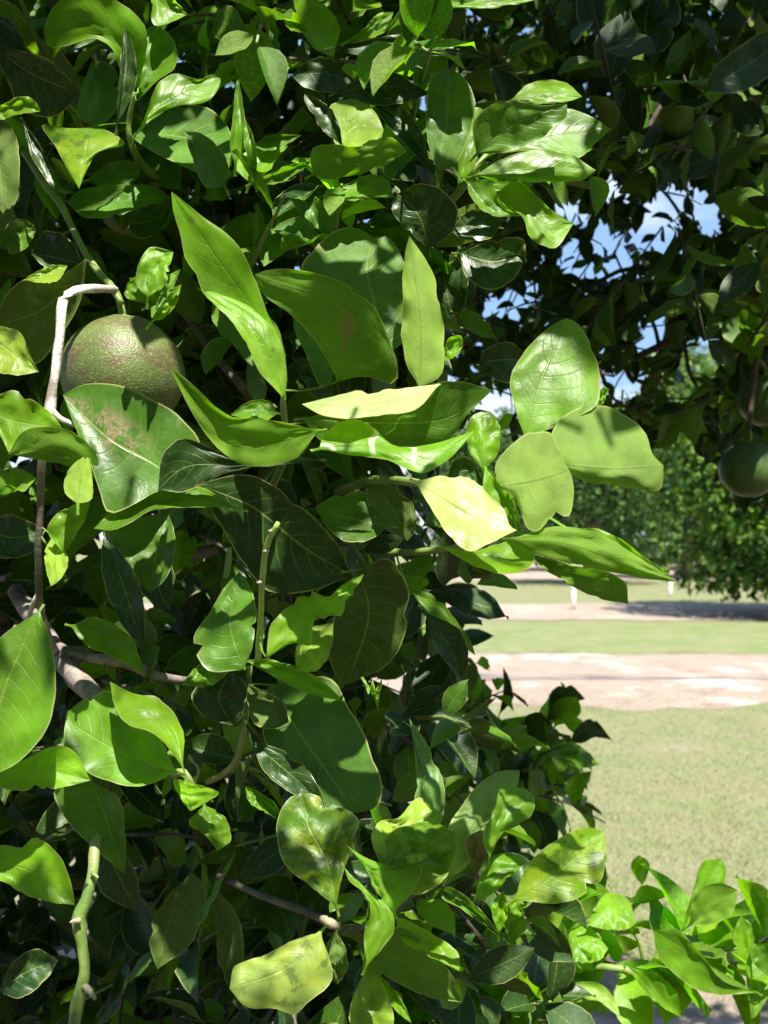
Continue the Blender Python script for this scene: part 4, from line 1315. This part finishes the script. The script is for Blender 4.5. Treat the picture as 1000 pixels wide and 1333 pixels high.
GAPS = [(868, 262, 34, 26), (850, 305, 52, 32), (800, 345, 36, 34), (762, 352, 34, 22), (735, 270, 22, 14), (800, 245, 30, 14), (928, 285, 34, 26), (780, 310, 26, 22), (905, 250, 24, 20),
        (655, 520, 26, 20), (640, 400, 26, 16), (845, 448, 28, 22), (812, 508, 24, 24), (882, 512, 34, 26), (856, 425, 14, 30), (742, 330, 22, 16), (690, 385, 22, 14),
        (618, 20, 18, 15), (585, 42, 24, 14), (640, 520, 18, 24), (915, 455, 24, 18), (770, 500, 18, 16), (910, 480, 26, 22), (690, 40, 12, 9), (668, 395, 22, 18), (640, 470, 22, 14)]


def gap(x, y, slack):
    for gx, gy, rx, ry in GAPS:
        if ((x - gx) / (rx * .40 + slack)) ** 2 + ((y - gy) / (ry * .40 + slack)) ** 2 < 1:
            return True
    return False


def low_edge(x):
    return float(np.interp(x, [560, 620, 680, 740, 800, 860, 900, 950, 1000, 1200], [560, 560, 560, 585, 590, 570, 560, 640, 690, 800]))


S2 = []
r2 = random.Random(8)


def fill2(count, dlo, dhi, xlo, xhi, ylo, dens, size, pal, slk):
    k = 0
    while k < count:
        x, y, d = r2.uniform(xlo, xhi), r2.uniform(ylo, 720), r2.uniform(dlo, dhi)
        if y > low_edge(x) - 20 or (y > 420 and x < 900 and r2.random() > dens):
            continue
        st, lv = shoot(P(x, y, d), Vector((r2.gauss(-.35, .5), r2.gauss(-.4, .5), r2.gauss(-.25, .5))), r2, 7, .14, size, pal, .6)
        ok = []
        for i, q in enumerate(lv):
            c = proj(q[0] + q[1] @ Vector((0, q[2] * .5, 0)))
            if c and c[2] < 1.72 and min(math.hypot(c[0] - 997, c[1] - 521), math.hypot(c[0] - 975, c[1] - 611)) < 60:
                continue
            if c and not gap(c[0], c[1], slk * q[2] * F / c[2]) and c[1] < low_edge(c[0]) + 10 and c[0] > 585:
                ok.append(i)
        if len(ok) >= 4:
            k += 1
            S2.append((st[ok[0]:ok[-1] + 1], [lv[i] for i in ok]))


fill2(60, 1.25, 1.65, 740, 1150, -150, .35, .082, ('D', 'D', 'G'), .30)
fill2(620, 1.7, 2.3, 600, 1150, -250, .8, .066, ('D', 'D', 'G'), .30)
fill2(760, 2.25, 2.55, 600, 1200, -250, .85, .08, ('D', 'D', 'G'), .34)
for gx, gy in ((860, 255), (850, 300), (800, 340), (765, 350), (740, 268), (890, 300), (925, 285), (780, 312), (830, 325), (880, 510), (815, 505), (655, 515), (640, 400), (690, 388)):
    for _ in range(1):
        S2.append(shoot(P(gx + r2.uniform(-25, 25), gy + r2.uniform(-22, 12), r2.uniform(2.0, 2.5)), Vector((r2.gauss(-.3, .5), r2.gauss(-.2, .4), r2.gauss(-.5, .4))), r2, 5, .10, .045, ('D', 'D', 'G'), .6))
# crown over the frame, which shades all of this
for _ in range(1150):
    p = Vector((r2.uniform(.40, 3.4), r2.uniform(.3, 3.6), r2.uniform(2.35, 3.6)))
    if p.z < CAMZ + p.y * .54 + .06 or p.y + p.z * .58 > 3.6:
        continue
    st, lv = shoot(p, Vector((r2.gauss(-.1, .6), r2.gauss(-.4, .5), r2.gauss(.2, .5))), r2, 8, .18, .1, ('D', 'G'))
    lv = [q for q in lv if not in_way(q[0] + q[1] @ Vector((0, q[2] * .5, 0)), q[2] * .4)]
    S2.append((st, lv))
for _ in range(120):
    a = r2.uniform(-2.2, 1.6)
    z = r2.uniform(.5, 2.6)
    p = T2 + Vector((math.cos(a) * 1.2 + .35, math.sin(a) * 1.2, z))
    q = proj(p)
    if q and q[0] < 1080:
        continue
    S2.append(shoot(p, Vector((math.cos(a), math.sin(a), r2.uniform(-.3, .4))), r2, 8, .18, .095, ('D', 'G')))
# a few leaves seen clearly against the shade
N2 = HERO_COUNT
bt = branch('shoot', M_GREENW, '1010,70,1.35 960,95,1.33 905,110,1.32 862,108,1.32 840,112,1.32', (5, 5, 4.5, 4, 3), 12, 7, parent=NEXT)
H(bt, 'D', 1.3, '806,60 805,20 830,-5', '850,72 840,30 850,-12', '868,62 886,20 880,-2', .1)
H(bt, 'E', 1.3, '880,108 915,117', '856,108 900,128 943,122', '870,125 905,143 925,138', -.2, side='b')
H(bt, 'D', 1.25, '925,95 960,62 1000,40', '920,118 980,80 1035,40', '950,122 1000,100', .1)
H(bt, 'G', 1.33, '862,98 875,60', '850,110 880,75 900,38', '880,92 898,65', .1)
H(bt, 'Y', 1.32, '826,112 830,98', '846,108 836,106 822,100', '846,98 838,95', .6)
H(bt, 'Y', 1.35, '985,240 990,225', '990,262 1000,240 1012,218', '1010,255 1015,235', .6)
H(bt, 'E', 1.5, '842,215 840,190', '855,232 850,200 845,170', '862,210 858,185', .2)
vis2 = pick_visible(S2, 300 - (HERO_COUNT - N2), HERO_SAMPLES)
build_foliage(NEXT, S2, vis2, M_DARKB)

# ------------------------------------------------------------------ fruit
def fruit_mat(name, a, b, russet, amount):
    m, t = new_mat(name)
    ln = t.links.new
    o = nd(t, 'ShaderNodeOutputMaterial')
    co = nd(t, 'ShaderNodeTexCoord')
    vec = co.outputs['Object']
    n1 = noise_n(t, vec, 28, 4, .6)
    c = mix_c(t, step(t, n1.outputs['Fac'], .35, .65), a, b)
    mp = nd(t, 'ShaderNodeMapping'); mp.inputs['Scale'].default_value = (1, 1, 2.4)
    ln(vec, mp.inputs[0])
    n2 = noise_n(t, mp.outputs[0], 42, 6, .75)
    c = mix_c(t, math_n(t, 'MULTIPLY', step(t, n2.outputs['Fac'], .44, .62), amount), c, russet)
    n4 = noise_n(t, vec, 500, 2, .6)
    c = mix_c(t, math_n(t, 'MULTIPLY', step(t, n4.outputs['Fac'], .55, .68), .35), c, (0.34, 0.34, 0.16))
    vo = nd(t, 'ShaderNodeTexVoronoi'); vo.inputs['Scale'].default_value = 620
    ln(vec, vo.inputs['Vector'])
    p = nd(t, 'ShaderNodeBsdfPrincipled')
    p.inputs['Roughness'].default_value = .48
    p.inputs['Specular IOR Level'].default_value = .4
    ln(c, p.inputs['Base Color'])
    bp = nd(t, 'ShaderNodeBump'); bp.inputs['Strength'].default_value = .5; bp.inputs['Distance'].default_value = .0005
    ln(vo.outputs['Distance'], bp.inputs['Height'])
    ln(bp.outputs[0], p.inputs['Normal']); ln(p.outputs[0], o.inputs[0])
    return m


M_FRUIT = fruit_mat('russeted green rind', (0.085, 0.118, 0.03), (0.125, 0.155, 0.048), (0.10, 0.066, 0.034), .85)
M_FRUIT2 = fruit_mat('green rind', (0.05, 0.11, 0.022), (0.075, 0.14, 0.03), (0.09, 0.08, 0.035), .3)


def fruit(px, py, d, rpx, label, mat, stem_to):
    c = P(px, py, d)
    r = rpx / F * d
    t = thing('green_orange', label, 'orange', c, 'unripe oranges hanging on the trees')
    vs, fs = [], []
    nu, nv = 40, 26
    for j in range(nv + 1):
        th = math.pi * j / nv
        for i in range(nu):
            ph = 2 * math.pi * i / nu
            rr = r * (1 + .05 * noise.noise(Vector((math.cos(ph) * 1.3, math.sin(ph) * 1.3, th * 1.1 + px))))
            z = math.cos(th) * .96 - .05 * math.exp(-(th / .22) ** 2)
            vs.append(Vector((math.sin(th) * math.cos(ph) * rr, math.sin(th) * math.sin(ph) * rr, z * rr)))
    for j in range(nv):
        for i in range(nu):
            i2 = (i + 1) % nu
            fs.append((j * nu + i, (j + 1) * nu + i, (j + 1) * nu + i2, j * nu + i2))
    link('rind', mesh('rind', vs, fs), mat, t, c)
    top = c + Vector((0, 0, r * .90))
    # five-lobed calyx
    vs, fs = [Vector((0, 0, .004))], []
    for k in range(20):
        a = 2 * math.pi * k / 20
        q = .0065 + .003 * math.cos(5 * a)
        vs.append(Vector((math.cos(a) * q, math.sin(a) * q, .0015)))
    for k in range(20):
        vs.append(vs[1 + k] * .9 + Vector((0, 0, -.002)))
    for k in range(20):
        k2 = (k + 1) % 20
        fs += [(0, 1 + k, 1 + k2), (1 + k, 21 + k, 21 + k2, 1 + k2)]
    link('calyx', mesh('calyx', vs, fs), M_GREENW, t, top)
    e = P(*stem_to)
    tube_obj('stem', t, M_GREENW, [top, top.lerp(e, .5) + Vector((.002, 0, .002)), e], [.003, .0028, .0026], 8, 8)


fruit(160, 487, .80, 80, 'green russeted orange lit by the sun behind the bleached twig', M_FRUIT, (142, 368, .81))
fruit(975, 611, 1.5, 38, 'round green orange hanging in shade, lower of two at right edge', M_FRUIT2, (975, 560, 1.5))
fruit(997, 521, 1.58, 36, 'dark green orange half cut off at right edge, upper of two', M_FRUIT2, (990, 470, 1.55))
